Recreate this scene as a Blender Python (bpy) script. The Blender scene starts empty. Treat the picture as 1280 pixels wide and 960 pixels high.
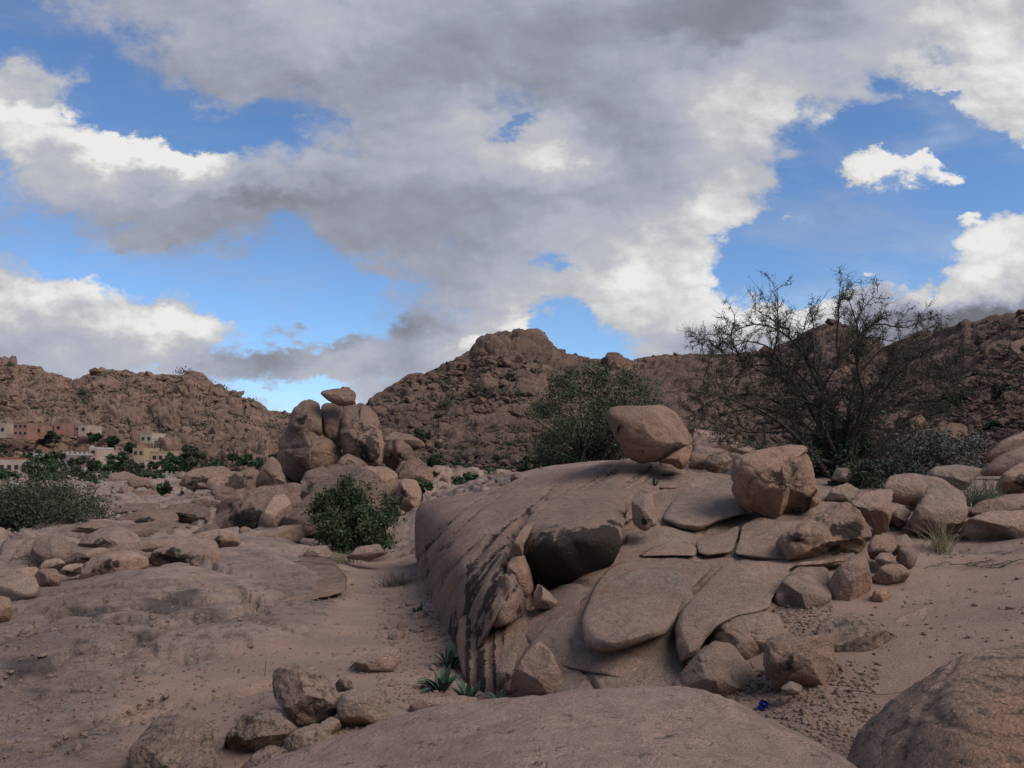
import bpy, math, random
import numpy as np
from mathutils import Vector, Matrix
random.seed(7); RNG = np.random.default_rng(11)
S = bpy.context.scene
COL = S.collection
F = 967.0; U0 = 640.0; V0 = 575.0            # focal length and horizon in photograph pixels, camera at the origin, level

# ------------------------------------------------------------------ camera
cd = bpy.data.cameras.new('camera'); cam = bpy.data.objects.new('camera', cd); COL.objects.link(cam)
cam.location = (0, 0, 0); cam.rotation_euler = (math.pi/2, 0, 0)
cd.sensor_width = 36; cd.lens = F/1280*36; cd.shift_y = (V0-480)/1280
cd.clip_start = 0.05; cd.clip_end = 20000
S.camera = cam

# ------------------------------------------------------------------ node helpers
def mth(nt, op, a, b=None, c=None, clamp=False):
    n = nt.nodes.new('ShaderNodeMath'); n.operation = op; n.use_clamp = clamp
    for i, x in enumerate((a, b, c)):
        if x is None: continue
        if isinstance(x, (int, float)): n.inputs[i].default_value = x
        else: nt.links.new(x, n.inputs[i])
    return n.outputs[0]
def vmth(nt, op, a, b=None, s=None):
    n = nt.nodes.new('ShaderNodeVectorMath'); n.operation = op
    for i, x in enumerate((a, b)):
        if x is None: continue
        if isinstance(x, (tuple, list)): n.inputs[i].default_value = x
        else: nt.links.new(x, n.inputs[i])
    if s is not None:
        if isinstance(s, (int, float)): n.inputs['Scale'].default_value = s
        else: nt.links.new(s, n.inputs['Scale'])
    return n.outputs[0] if op not in ('LENGTH', 'DOT_PRODUCT') else n.outputs[1]
def noise(nt, vec, scale, detail=4, rough=.55, dist=0, color=False):
    n = nt.nodes.new('ShaderNodeTexNoise'); n.inputs['Scale'].default_value = scale
    n.inputs['Detail'].default_value = detail; n.inputs['Roughness'].default_value = rough
    n.inputs['Distortion'].default_value = dist
    nt.links.new(vec, n.inputs['Vector'])
    return n.outputs['Color' if color else 'Fac']
def ramp(nt, fac, stops, interp='LINEAR'):
    n = nt.nodes.new('ShaderNodeValToRGB'); cr = n.color_ramp; cr.interpolation = interp
    while len(cr.elements) < len(stops): cr.elements.new(.5)
    for e, (p, c) in zip(cr.elements, stops):
        e.position = p; e.color = (c, c, c, 1) if isinstance(c, (int, float)) else (*c[:3], 1)
    nt.links.new(fac, n.inputs[0]); return n.outputs[0]
def mix(nt, fac, a, b, typ='MIX'):
    n = nt.nodes.new('ShaderNodeMixRGB'); n.blend_type = typ
    for i, x in enumerate((fac, a, b)):
        if isinstance(x, (int, float)): n.inputs[i].default_value = x
        elif isinstance(x, (tuple, list)): n.inputs[i].default_value = (*x[:3], 1)
        else: nt.links.new(x, n.inputs[i])
    return n.outputs[0]
def sstep(nt, x, lo, hi, tlo=0.0, thi=1.0):
    n = nt.nodes.new('ShaderNodeMapRange'); n.interpolation_type = 'SMOOTHSTEP'
    n.inputs['From Min'].default_value = lo; n.inputs['From Max'].default_value = hi
    n.inputs['To Min'].default_value = tlo; n.inputs['To Max'].default_value = thi
    nt.links.new(x, n.inputs['Value']); return n.outputs[0]

# ------------------------------------------------------------------ world: Nishita sky with procedural clouds
SUN_DIR = Vector((0.62, -0.42, 0.80)).normalized()
SUN_EL = math.asin(SUN_DIR.z); SUN_AZ = math.atan2(SUN_DIR.x, SUN_DIR.y)
SKY_STRENGTH = 0.13
W = bpy.data.worlds.new('World'); S.world = W; W.use_nodes = True
nt = W.node_tree; nt.nodes.clear()
out = nt.nodes.new('ShaderNodeOutputWorld'); bg = nt.nodes.new('ShaderNodeBackground')
bg.inputs['Strength'].default_value = SKY_STRENGTH
sky = nt.nodes.new('ShaderNodeTexSky'); sky.sky_type = 'NISHITA'; sky.sun_disc = False
sky.sun_elevation = SUN_EL; sky.sun_rotation = SUN_AZ; sky.altitude = 1200
sky.air_density = 1.0; sky.dust_density = 0.4; sky.ozone_density = 2.0
tc = nt.nodes.new('ShaderNodeTexCoord'); G = tc.outputs['Generated']
sx = nt.nodes.new('ShaderNodeSeparateXYZ'); nt.links.new(G, sx.inputs[0])
X, Y, Z = sx.outputs
yy = mth(nt, 'MAXIMUM', Y, 0.05)
A = mth(nt, 'DIVIDE', X, yy); E = mth(nt, 'DIVIDE', Z, yy)
def comb(x, y, z):
    n = nt.nodes.new('ShaderNodeCombineXYZ')
    for i, q in enumerate((x, y, z)):
        if isinstance(q, (int, float)): n.inputs[i].default_value = q
        else: nt.links.new(q, n.inputs[i])
    return n.outputs[0]
AE = comb(A, mth(nt, 'MULTIPLY', E, 1.5), 0.0)
w1 = vmth(nt, 'SUBTRACT', noise(nt, AE, 5.0, 5, .6, 0, True), (.5, .5, .5))
w3 = vmth(nt, 'SUBTRACT', noise(nt, AE, 11.0, 5, .65, 0, True), (.5, .5, .5))
w2 = vmth(nt, 'SUBTRACT', noise(nt, AE, 22.0, 4, .65, 0, True), (.5, .5, .5))
warp = vmth(nt, 'ADD', vmth(nt, 'SCALE', w1, None, 0.105), vmth(nt, 'ADD', vmth(nt, 'SCALE', w3, None, 0.075), vmth(nt, 'SCALE', w2, None, 0.032)))
AW = vmth(nt, 'ADD', comb(A, E, 0.0), warp)
sw = nt.nodes.new('ShaderNodeSeparateXYZ'); nt.links.new(AW, sw.inputs[0])
TD = """3 5 7 8 9 9 9 9 9 9 9 9 9 9 9 9 9 9 9 9 9
1 3 4 6 8 9 9 9 9 9 9 9 9 9 9 9 9 8 8 9 9
5 5 1 6 8 9 9 9 9 9 9 9 9 9 9 9 8 7 6 7 9
9 6 0 0 0 0 3 8 8 8 7 8 9 9 9 9 7 0 0 7 9
7 9 9 9 9 7 7 8 8 8 8 8 9 9 9 6 1 3 3 0 1
5 7 8 9 9 9 9 9 9 9 9 9 9 9 9 6 0 4 2 0 2
5 1 3 7 7 5 1 9 9 9 9 8 9 9 7 0 0 0 0 4 9
9 6 1 1 1 0 1 1 5 9 9 9 9 7 2 0 0 2 3 8 9
9 9 9 9 8 1 0 4 7 7 8 2 7 9 9 8 8 8 9 9 9
9 9 9 7 8 9 8 9 9 9 4 0 3 8 9 9 9 9 9 9 9
7 7 7 6 6 5 4 5 8 8 6 4 6 8 8 8 8 8 8 8 8"""
TB = """4 4 4 4 4 5 6 5 4 4 4 4 4 3 2 2 3 5 6 7 7
4 4 4 4 4 4 5 5 4 3 3 3 4 4 5 5 5 5 6 8 8
5 5 4 3 3 3 3 3 3 3 3 3 4 5 6 6 5 6 8 9 9
9 7 6 5 5 4 4 4 5 6 6 4 3 4 6 7 6 5 7 8 9
7 8 8 7 8 5 5 5 5 6 7 8 4 4 6 6 6 9 9 8 8
4 4 4 4 4 3 3 3 3 3 3 4 4 5 7 7 5 7 7 6 7
3 3 4 4 4 4 4 3 3 3 4 6 7 8 8 6 5 5 6 8 8
9 9 7 6 5 5 5 4 4 4 5 6 8 8 8 6 6 8 8 8 7
7 6 8 8 8 5 4 3 3 6 7 7 8 7 8 8 8 6 5 3 3
5 6 6 6 4 3 5 6 4 8 6 5 7 6 5 5 4 4 3 3 3
5 5 5 5 5 4 6 6 4 5 5 5 5 5 5 4 4 4 4 4 4"""
rows = [([int(c)/9 for c in a.split()], [int(c)/9 for c in b.split()]) for a, b in zip(TD.split('\n'), TB.split('\n'))]
uf = mth(nt, 'MULTIPLY_ADD', sw.outputs[0], F/1280, 0.5, clamp=True)
vr = mth(nt, 'MULTIPLY_ADD', sw.outputs[1], -F/50, V0/50)
vr = mth(nt, 'MINIMUM', mth(nt, 'MAXIMUM', vr, 0.0), 10.0)
acc = None
for k, (dr, br) in enumerate(rows):
    rc = ramp(nt, uf, [(i/20, (dr[i], br[i], 0)) for i in range(21)])
    tent = mth(nt, 'SUBTRACT', 1.0, mth(nt, 'ABSOLUTE', mth(nt, 'SUBTRACT', vr, float(k))), clamp=True)
    r = vmth(nt, 'SCALE', rc, None, tent)
    acc = r if acc is None else vmth(nt, 'ADD', acc, r)
st = nt.nodes.new('ShaderNodeSeparateXYZ'); nt.links.new(acc, st.inputs[0])
# elsewhere in the sky the same broken cloud goes on: a cloud layer seen in perspective
zz = mth(nt, 'ADD', mth(nt, 'MAXIMUM', Z, 0.0), 0.18)
PL = comb(mth(nt, 'DIVIDE', X, zz), mth(nt, 'DIVIDE', Y, zz), 0.3)
gD = sstep(nt, noise(nt, PL, 0.9, 3, .5), 0.36, 0.56)
gB = sstep(nt, noise(nt, PL, 1.7, 4, .55), 0.3, 0.72, 0.2, 0.85)
inn = mth(nt, 'MULTIPLY', sstep(nt, Y, 0.25, 0.55), sstep(nt, Z, 0.85, 0.6))
D_ = mth(nt, 'ADD', mth(nt, 'MULTIPLY', st.outputs[0], inn), mth(nt, 'MULTIPLY', gD, mth(nt, 'SUBTRACT', 1.0, inn)))
B_ = mth(nt, 'ADD', mth(nt, 'MULTIPLY', st.outputs[1], inn), mth(nt, 'MULTIPLY', gB, mth(nt, 'SUBTRACT', 1.0, inn)))
BL = [(1085,186,16,19,.58,.22),(1072,218,16,11,.5,.2),(1116,213,30,14,.52,.22),(1184,226,24,13,.58,.25),(1160,200,14,8,.4,.2),(1145,190,14,8,.2,.1),(992,266,13,7,.5,.3),(1090,348,9,7,.5,.3),(1215,283,14,5,.4,.3),(1170,165,10,14,.25,.2),
      (428,430,20,9,.5,-.2),(60,105,40,18,.3,.2),(20,85,16,14,.25,.2),(40,150,60,12,.2,.5),(140,185,70,10,.25,.5),(230,180,50,14,.3,.5),(690,330,24,12,-.55,0),(650,158,18,8,-.38,.1),
      (715,408,26,16,-.4,0),(640,395,26,18,.3,.3),(1120,150,80,20,-.5,0),(1090,95,26,12,-.3,0),(1165,110,30,8,-.4,.2),(380,310,30,18,-.3,0),(320,245,70,10,.3,-.2),(560,215,60,30,.3,-.1),
      (205,410,80,14,.3,.3),(95,365,50,14,.2,.3),(60,425,80,16,.2,-.2),(350,440,40,12,.3,-.2),(300,430,26,14,-.4,0),(420,425,50,10,-.35,0),(440,395,70,20,-.4,0),(530,410,46,12,.4,-.2),(590,440,20,8,.2,.5),(380,480,80,7,-.5,.2),(470,470,40,12,.3,-.1),(1150,395,90,16,.3,-.1),(1010,400,60,20,.2,.2),(700,205,22,20,0,.15),(820,350,60,30,.1,.25),
      (900,410,70,14,.2,.15),(1010,365,30,12,-.3,.3),(830,460,70,14,.1,-.2),(1185,375,50,10,.3,.4),(1250,330,40,24,.3,.3),(1200,415,130,24,.3,-.45),(950,130,60,40,0,.2),(880,30,120,22,0,-.2),(1180,30,80,30,0,.15),(270,290,120,20,.1,-.12),(900,250,40,30,.1,.2)]
dB = None
for (bu, bv, ru, rv, kd, kb) in BL:
    q = vmth(nt, 'MULTIPLY', vmth(nt, 'SUBTRACT', AW, ((bu-U0)/F, (V0-bv)/F, 0)), (F/ru, F/rv, 0))
    g_ = mth(nt, 'EXPONENT', mth(nt, 'MULTIPLY', vmth(nt, 'DOT_PRODUCT', q, q), -.6))
    t_ = vmth(nt, 'SCALE', comb(kd, kb, 0.0), None, g_)
    dB = t_ if dB is None else vmth(nt, 'ADD', dB, t_)
sB = nt.nodes.new('ShaderNodeSeparateXYZ'); nt.links.new(vmth(nt, 'SCALE', dB, None, inn), sB.inputs[0])
D_ = mth(nt, 'ADD', mth(nt, 'MULTIPLY', D_, 1.0), sB.outputs[0]); B_ = mth(nt, 'ADD', B_, sB.outputs[1])
n1 = noise(nt, AE, 8.0, 10, .66, .15)
n1b = noise(nt, vmth(nt, 'ADD', AE, (0.007, 0.014, 0)), 8.0, 6, .6, .15)
n2 = noise(nt, AE, 3.0, 6, .55)
dens = mth(nt, 'ADD', D_, mth(nt, 'MULTIPLY', mth(nt, 'SUBTRACT', n1, 0.5), 1.15))
dens = mth(nt, 'ADD', dens, mth(nt, 'MULTIPLY', mth(nt, 'SUBTRACT', noise(nt, AE, 34.0, 6, .7, .4), 0.5), 0.34))
vo = nt.nodes.new('ShaderNodeTexVoronoi'); vo.feature = 'SMOOTH_F1'; vo.inputs['Scale'].default_value = 17; vo.inputs['Smoothness'].default_value = .6
nt.links.new(vmth(nt, 'ADD', AE, vmth(nt, 'SCALE', w2, None, .06)), vo.inputs['Vector'])
puff = mth(nt, 'SUBTRACT', .42, vo.outputs['Distance'])
dens = mth(nt, 'ADD', dens, mth(nt, 'MULTIPLY', puff, .32))
wd_ = mth(nt, 'SUBTRACT', .74, mth(nt, 'MULTIPLY', B_, .46))
lo_ = mth(nt, 'ADD', .24, mth(nt, 'MULTIPLY', B_, .16))
mr = nt.nodes.new('ShaderNodeMapRange'); mr.interpolation_type = 'SMOOTHSTEP'
nt.links.new(dens, mr.inputs['Value']); nt.links.new(lo_, mr.inputs['From Min']); nt.links.new(mth(nt, 'ADD', lo_, mth(nt, 'MAXIMUM', wd_, .22)), mr.inputs['From Max'])
veil = mth(nt, 'MULTIPLY', sstep(nt, noise(nt, vmth(nt, 'MULTIPLY', AE, (1, 2.2, 1)), 3.2, 6, .6, .6), .42, .72), .30)
alpha = mth(nt, 'MAXIMUM', mr.outputs[0], veil)
emb = mth(nt, 'SUBTRACT', n1, n1b)
br = mth(nt, 'ADD', mth(nt, 'MULTIPLY', B_, .92), mth(nt, 'MULTIPLY', emb, mth(nt, 'MULTIPLY_ADD', B_, .85, .06)))
br = mth(nt, 'ADD', br, mth(nt, 'MULTIPLY', puff, mth(nt, 'MULTIPLY', B_, .35)))
br = mth(nt, 'ADD', br, mth(nt, 'MULTIPLY', mth(nt, 'SUBTRACT', n2, 0.5), 0.16), clamp=True)
k = 1/SKY_STRENGTH
cc = ramp(nt, br, [(0.0, (.17, .175, .20)), (.22, (.265, .28, .335)), (.36, (.34, .36, .435)), (.5, (.42, .44, .525)),
                   (.68, (.50, .515, .55)), (.86, (.69, .69, .69)), (1.0, (.84, .83, .815))])
cc = vmth(nt, 'SCALE', cc, None, k)
skyc = vmth(nt, 'MULTIPLY', sky.outputs[0], (0.80, 0.98, 1.16))
fin = mix(nt, alpha, skyc, cc)
nt.links.new(fin, bg.inputs['Color']); nt.links.new(bg.outputs[0], out.inputs[0])

# ------------------------------------------------------------------ sun (hidden behind thin cloud) and exposure
sl = bpy.data.lights.new('sun', 'SUN'); so = bpy.data.objects.new('sun', sl); COL.objects.link(so)
sl.energy = 3.0; sl.angle = math.radians(38); sl.color = (1.0, .93, .84)
so.rotation_euler = SUN_DIR.to_track_quat('Z', 'Y').to_euler(); so.location = SUN_DIR*60
S.view_settings.view_transform = 'Standard'; S.view_settings.look = 'None'
S.view_settings.exposure = 0.0; S.view_settings.gamma = 1.0
S.cycles.use_denoising = True
S.cycles.max_bounces = 4; S.cycles.diffuse_bounces = 2; S.cycles.transparent_max_bounces = 4

# ------------------------------------------------------------------ numpy noise
def _h(ix, iy, iz, s=0):
    h = (ix.astype(np.int64)*374761393 + iy.astype(np.int64)*668265263 + iz.astype(np.int64)*2147483647 + s*974634777) & 0xFFFFFFFF
    h = ((h ^ (h >> 13))*1274126177) & 0xFFFFFFFF
    h = ((h ^ (h >> 16))*2246822519) & 0xFFFFFFFF
    return ((h ^ (h >> 15)) & 0xFFFFFF)/float(0xFFFFFF)
def vnoise(P, s=0):
    P = np.asarray(P, float); i = np.floor(P); f = P-i; i = i.astype(np.int64)
    w = f*f*f*(f*(f*6-15)+10); r = 0
    for dx in (0, 1):
        for dy in (0, 1):
            for dz in (0, 1):
                ww = (w[:, 0] if dx else 1-w[:, 0])*(w[:, 1] if dy else 1-w[:, 1])*(w[:, 2] if dz else 1-w[:, 2])
                r = r + ww*_h(i[:, 0]+dx, i[:, 1]+dy, i[:, 2]+dz, s)
    return r*2-1
def fbm(P, o=4, s=0, g=.5, lac=2.03):
    a = 1.0; r = 0; t = 0; P = np.asarray(P, float)
    for k in range(o):
        r = r + a*vnoise(P+k*17.3, s+k); t += a; a *= g; P = P*lac
    return r/t
def worley(P, s=0):
    P = np.asarray(P, float); i = np.floor(P).astype(np.int64); f = P-i
    F1 = np.full(len(P), 9.0); F2 = np.full(len(P), 9.0); cid = np.zeros(len(P))
    for dx in (-1, 0, 1):
        for dy in (-1, 0, 1):
            for dz in (-1, 0, 1):
                a, b, c = i[:, 0]+dx, i[:, 1]+dy, i[:, 2]+dz
                q = (dx+_h(a, b, c, s)-f[:, 0])**2+(dy+_h(a, b, c, s+1)-f[:, 1])**2+(dz+_h(a, b, c, s+2)-f[:, 2])**2
                r = _h(a, b, c, s+3)
                m = q < F1
                F2 = np.where(m, F1, np.minimum(F2, q)); cid = np.where(m, r, cid); F1 = np.where(m, q, F1)
    return np.sqrt(F1), np.sqrt(F2), cid
def smst(x, a, b):
    t = np.clip((x-a)/(b-a), 0, 1); return t*t*(3-2*t)
def P3(u, v, d):
    u = np.asarray(u, float); v = np.asarray(v, float); d = np.asarray(d, float)
    return np.stack([(u-U0)/F*d, d+0*u, -(v-V0)/F*d], -1)
def pix(P):
    y = np.maximum(P[:, 1], .01); return U0+F*P[:, 0]/y, V0-F*P[:, 2]/y
class TPS:
    def __init__(s, pts, vals, lam=1e-4):
        s.p = np.asarray(pts, float); n = len(s.p)
        K = s.k(s.p, s.p)+lam*np.eye(n); Q = np.hstack([np.ones((n, 1)), s.p])
        L = np.zeros((n+3, n+3)); L[:n, :n] = K; L[:n, n:] = Q; L[n:, :n] = Q.T
        s.w = np.linalg.solve(L, np.r_[np.asarray(vals, float), 0, 0, 0])
    def k(s, a, b):
        r2 = ((a[:, None, :]-b[None])**2).sum(-1); return .5*r2*np.log(r2+1e-12)
    def __call__(s, q):
        q = np.asarray(q, float); o = np.zeros(len(q))
        for i in range(0, len(q), 40000):
            c = q[i:i+40000]; o[i:i+40000] = s.k(c, s.p)@s.w[:-3]+s.w[-3]+c@s.w[-2:]
        return o

# ------------------------------------------------------------------ mesh helpers
def mesh(name, V, faces, attrs=None, smooth=True):
    """faces: list of (k, array m x k) blocks"""
    me = bpy.data.meshes.new(name); V = np.asarray(V, np.float32)
    blocks = [np.asarray(f, np.int32) for f in faces if len(f)]
    me.vertices.add(len(V)); me.vertices.foreach_set('co', V.ravel())
    nl = sum(b.size for b in blocks); nf = sum(len(b) for b in blocks)
    me.loops.add(nl); me.loops.foreach_set('vertex_index', np.concatenate([b.ravel() for b in blocks]))
    tot = np.concatenate([np.full(len(b), b.shape[1], np.int32) for b in blocks])
    me.polygons.add(nf); me.polygons.foreach_set('loop_start', (np.cumsum(tot)-tot).astype(np.int32))
    me.polygons.foreach_set('loop_total', tot)
    me.polygons.foreach_set('use_smooth', np.full(nf, smooth))
    for k, a in (attrs or {}).items():
        at = me.attributes.new(k, 'FLOAT', 'POINT'); at.data.foreach_set('value', np.asarray(a, np.float32))
    me.update(calc_edges=True); me.validate(); return me
def link(name, me, mat, parent=None, loc=None):
    o = bpy.data.objects.new(name, me)
    if mat is not None:
        me.materials.clear(); me.materials.append(mat)
    COL.objects.link(o)
    if loc is not None: o.location = loc
    if parent is not None: o.parent = parent
    return o
def tag(o, label=None, cat=None, group=None, kind=None):
    for k, v in (('label', label), ('category', cat), ('group', group), ('kind', kind)):
        if v: o[k] = v
    return o
def empty(name, loc, label, cat, group=None):
    o = bpy.data.objects.new(name, None); COL.objects.link(o); o.location = loc; o.empty_display_size = .1
    return tag(o, label, cat, group)
def grid_faces(nr, nc, wrap=False):
    i, j = np.meshgrid(np.arange(nr-1), np.arange(nc if wrap else nc-1), indexing='ij')
    j2 = (j+1) % nc
    return np.stack([i*nc+j, i*nc+j2, (i+1)*nc+j2, (i+1)*nc+j], -1).reshape(-1, 4)
def vnormals(V, Q):
    a, b = V[Q[:, 2]]-V[Q[:, 0]], V[Q[:, 3]]-V[Q[:, 1]]; fn = np.cross(a, b)
    N = np.zeros_like(V)
    for k in range(4): np.add.at(N, Q[:, k], fn)
    return N/(np.linalg.norm(N, axis=1, keepdims=True)+1e-12)
class Builder:
    def __init__(s): s.v = []; s.f = {}; s.n = 0
    def add(s, V, faces):
        V = np.asarray(V, float); s.v.append(V)
        for f in faces:
            f = np.asarray(f)
            if len(f): s.f.setdefault(f.shape[1], []).append(f+s.n)
        s.n += len(V)
    def tube(s, pts, rads, k=5, cap=False):
        pts = np.asarray(pts, float); n = len(pts)
        T = np.gradient(pts, axis=0); T /= np.linalg.norm(T, axis=1, keepdims=True)+1e-9
        ref = np.array([0.31, .2, .93]) if abs(T[0, 2]) < .8 else np.array([1., .1, 0])
        A_ = np.cross(T, ref); A_ /= np.linalg.norm(A_, axis=1, keepdims=True)+1e-9
        B2 = np.cross(T, A_); ang = np.arange(k)/k*2*math.pi
        r = np.asarray(rads, float)[:, None, None]
        V = pts[:, None]+r*(np.cos(ang)[None, :, None]*A_[:, None]+np.sin(ang)[None, :, None]*B2[:, None])
        s.add(V.reshape(-1, 3), [grid_faces(n, k, True)])
    def box(s, x0, x1, y0, y1, z0, z1):
        V = [(x, y, z) for z in (z0, z1) for y in (y0, y1) for x in (x0, x1)]
        s.add(V, [[(0, 2, 3, 1), (4, 5, 7, 6), (0, 1, 5, 4), (2, 6, 7, 3), (0, 4, 6, 2), (1, 3, 7, 5)]])
    def cards(s, C, size, asp=.45, rng=RNG, up=0.0):
        n = len(C)
        a = rng.normal(size=(n, 3)); a[:, 2] += up; a /= np.linalg.norm(a, axis=1, keepdims=True)
        b = np.cross(a, rng.normal(size=(n, 3))); b /= np.linalg.norm(b, axis=1, keepdims=True)+1e-9
        sz = (size*(.6+.8*rng.random(n)))[:, None]
        V = np.stack([C-a*sz*.5, C+b*sz*asp*.5, C+a*sz*.5, C-b*sz*asp*.5], 1).reshape(-1, 3)
        s.add(V, [np.arange(4*n).reshape(-1, 4)])
    def build(s, name, mat, parent=None, loc=(0, 0, 0), smooth=True):
        V = np.concatenate(s.v)-np.asarray(loc, float)
        me = mesh(name, V, [np.concatenate(x) for x in s.f.values()], smooth=smooth)
        return link(name, me, mat, parent, None if parent is not None else loc)

# ------------------------------------------------------------------ materials
def new_mat(name, rough=.95):
    m = bpy.data.materials.new(name); m.use_nodes = True; nt = m.node_tree
    b = nt.nodes['Principled BSDF']; b.inputs['Roughness'].default_value = rough
    b.inputs['Specular IOR Level'].default_value = .15
    g = nt.nodes.new('ShaderNodeNewGeometry')
    return m, nt, b, g.outputs['Position']
def attr(nt, name):
    n = nt.nodes.new('ShaderNodeAttribute'); n.attribute_name = name; return n.outputs['Fac']
def rock_mat(name, c1, c2, dark=(.030, .025, .023), warm=(.37, .215, .145), darkamt=.35, warmamt=.3, s=1.0, bump=1.0,
             grain=1.0, lichen=0.0, far=False, streak=False):
    m, nt, b, P = new_mat(name)
    oi = nt.nodes.new('ShaderNodeObjectInfo'); rnd = oi.outputs['Random']
    big = noise(nt, P, .9*s, 4, .6); col = mix(nt, sstep(nt, big, .35, .65), c1, c2)
    wn = noise(nt, vmth(nt, 'ADD', P, (7.1, 3.3, 1.9)), 1.3*s, 5, .62)
    th = .72-.32*warmamt
    wfac = mth(nt, 'ADD', mth(nt, 'MULTIPLY', sstep(nt, wn, th, th+.16), .75), mth(nt, 'ADD', attr(nt, 'warm'), mth(nt, 'MULTIPLY', rnd, .22)), clamp=True)
    col = mix(nt, mth(nt, 'MULTIPLY', wfac, .8), col, warm)
    mid = noise(nt, P, 9*s, 5, .65)
    col = mix(nt, .55, col, ramp(nt, mid, [(.25, (.55, .55, .55)), (.5, (1., 1., 1.)), (.75, (1.4, 1.35, 1.3))]), 'MULTIPLY')
    dn = noise(nt, vmth(nt, 'ADD', P, (1.7, 9.3, 4.9)), 2.6*s, 8, .72)
    td = .74-.25*darkamt
    dfac = mth(nt, 'MULTIPLY', sstep(nt, dn, td, td+.1), .7)
    sa = attr(nt, 'stain_shade')
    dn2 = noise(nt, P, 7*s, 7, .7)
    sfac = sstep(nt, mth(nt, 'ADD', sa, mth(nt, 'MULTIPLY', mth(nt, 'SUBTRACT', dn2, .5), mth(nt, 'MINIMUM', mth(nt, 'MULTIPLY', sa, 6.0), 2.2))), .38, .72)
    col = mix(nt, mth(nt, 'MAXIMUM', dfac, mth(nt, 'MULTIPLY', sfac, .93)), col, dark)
    if lichen:
        ln = noise(nt, P, 14*s, 5, .7)
        col = mix(nt, mth(nt, 'MULTIPLY', sstep(nt, ln, .62-.1*lichen, .70-.1*lichen), .6), col, (.045, .042, .038))
    if not far:
        gr = noise(nt, P, 55*grain, 4, .85)
        col = mix(nt, .8, col, ramp(nt, gr, [(.28, (.35, .35, .35)), (.46, (.95, .95, .95)), (.56, (1.05, 1.04, 1.02)), (.74, (2.3, 2.2, 2.1))]), 'MULTIPLY')
    val = mth(nt, 'MULTIPLY_ADD', rnd, .24, .88)
    col = mix(nt, 1.0, col, comb3(nt, val), 'MULTIPLY')
    nt.links.new(col, b.inputs['Base Color'])
    # relief
    h1 = noise(nt, P, 6*s, 8, .62); h2 = noise(nt, P, 38*s, 6, .7)
    v = nt.nodes.new('ShaderNodeTexVoronoi'); v.feature = 'DISTANCE_TO_EDGE'; v.inputs['Scale'].default_value = 1.6*s
    nt.links.new(vmth(nt, 'ADD', P, vmth(nt, 'SCALE', noise(nt, P, 2.2*s, 4, .6, 0, True), None, .9/s)), v.inputs['Vector'])
    crk = sstep(nt, v.outputs['Distance'], 0.0, .02)
    hh = mth(nt, 'ADD', mth(nt, 'MULTIPLY', h1, 1.0), mth(nt, 'MULTIPLY', h2, .35))
    hh = mth(nt, 'ADD', hh, mth(nt, 'MULTIPLY', crk, .10))
    if not far: hh = mth(nt, 'ADD', hh, mth(nt, 'MULTIPLY', noise(nt, P, 75*grain, 4, .8), .20))
    bp = nt.nodes.new('ShaderNodeBump'); bp.inputs['Strength'].default_value = .9
    bp.inputs['Distance'].default_value = .16*bump/s
    nt.links.new(hh, bp.inputs['Height']); nt.links.new(bp.outputs[0], b.inputs['Normal'])
    return m
def comb3(nt, x):
    n = nt.nodes.new('ShaderNodeCombineXYZ')
    for i in range(3): nt.links.new(x, n.inputs[i])
    return n.outputs[0]
M = {}
M['tan'] = rock_mat('granite_tan', (.40, .275, .22), (.31, .215, .178), warmamt=.4, darkamt=.4)
M['rose'] = rock_mat('granite_rose', (.40, .275, .23), (.32, .225, .19), warmamt=.2, darkamt=.3)
M['pink'] = rock_mat('granite_pink', (.47, .325, .28), (.37, .26, .228), warmamt=.15, darkamt=.35, lichen=.3, grain=2.2, bump=1.0)
M['grey'] = rock_mat('granite_grey', (.36, .265, .22), (.29, .22, .185), warmamt=.15, darkamt=.3)
M['speck'] = rock_mat('granite_speckled', (.40, .28, .225), (.30, .22, .18), warmamt=.25, darkamt=.35, lichen=1.0, grain=.9, bump=1.3)
M['warm'] = rock_mat('granite_warm', (.385, .255, .195), (.31, .205, .16), warmamt=.55, darkamt=.35)
M['whale'] = rock_mat('granite_streaked', (.30, .205, .168), (.23, .162, .137), warmamt=.25, darkamt=.35, bump=.9)
M['dist'] = rock_mat('granite_distant', (.30, .198, .158), (.215, .148, .124), warmamt=.35, darkamt=.5, s=.45, far=True, bump=1.3)
M['hill'] = rock_mat('hill_rock', (.24, .155, .122), (.145, .099, .083), warm=(.26, .155, .10), warmamt=.35, darkamt=.6, s=.10, far=True, bump=1.2)
M['hillw'] = rock_mat('hill_rock_rust', (.22, .145, .11), (.15, .105, .085), warm=(.27, .145, .09), warmamt=.6, darkamt=.5, s=.3, far=True, bump=1.2)
def leaf_mat(name, c1, c2, s=8):
    m, nt, b, P = new_mat(name, .7)
    gi = nt.nodes.new('ShaderNodeNewGeometry')
    f = mth(nt, 'ADD', mth(nt, 'MULTIPLY', noise(nt, P, s, 3, .6), .7), mth(nt, 'MULTIPLY', gi.outputs['Random Per Island'], .5))
    nt.links.new(mix(nt, sstep(nt, f, .3, .9), c1, c2), b.inputs['Base Color']); return m
M['acacia'] = leaf_mat('acacia_leaf', (.03, .045, .028), (.065, .085, .05))
M['acacia2'] = leaf_mat('grey_tree_leaf', (.035, .05, .03), (.085, .105, .065), 3)
M['bush'] = leaf_mat('shrub_leaf', (.026, .042, .021), (.07, .094, .048))
M['olive'] = leaf_mat('grey_green_leaf', (.032, .04, .027), (.07, .078, .054), 2)
M['deep'] = leaf_mat('dark_green_leaf', (.022, .04, .022), (.05, .075, .04), 3)
M['squill'] = leaf_mat('squill_leaf', (.022, .048, .030), (.055, .09, .062))
M['rush'] = leaf_mat('rush_blade', (.05, .07, .045), (.10, .12, .08))
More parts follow.
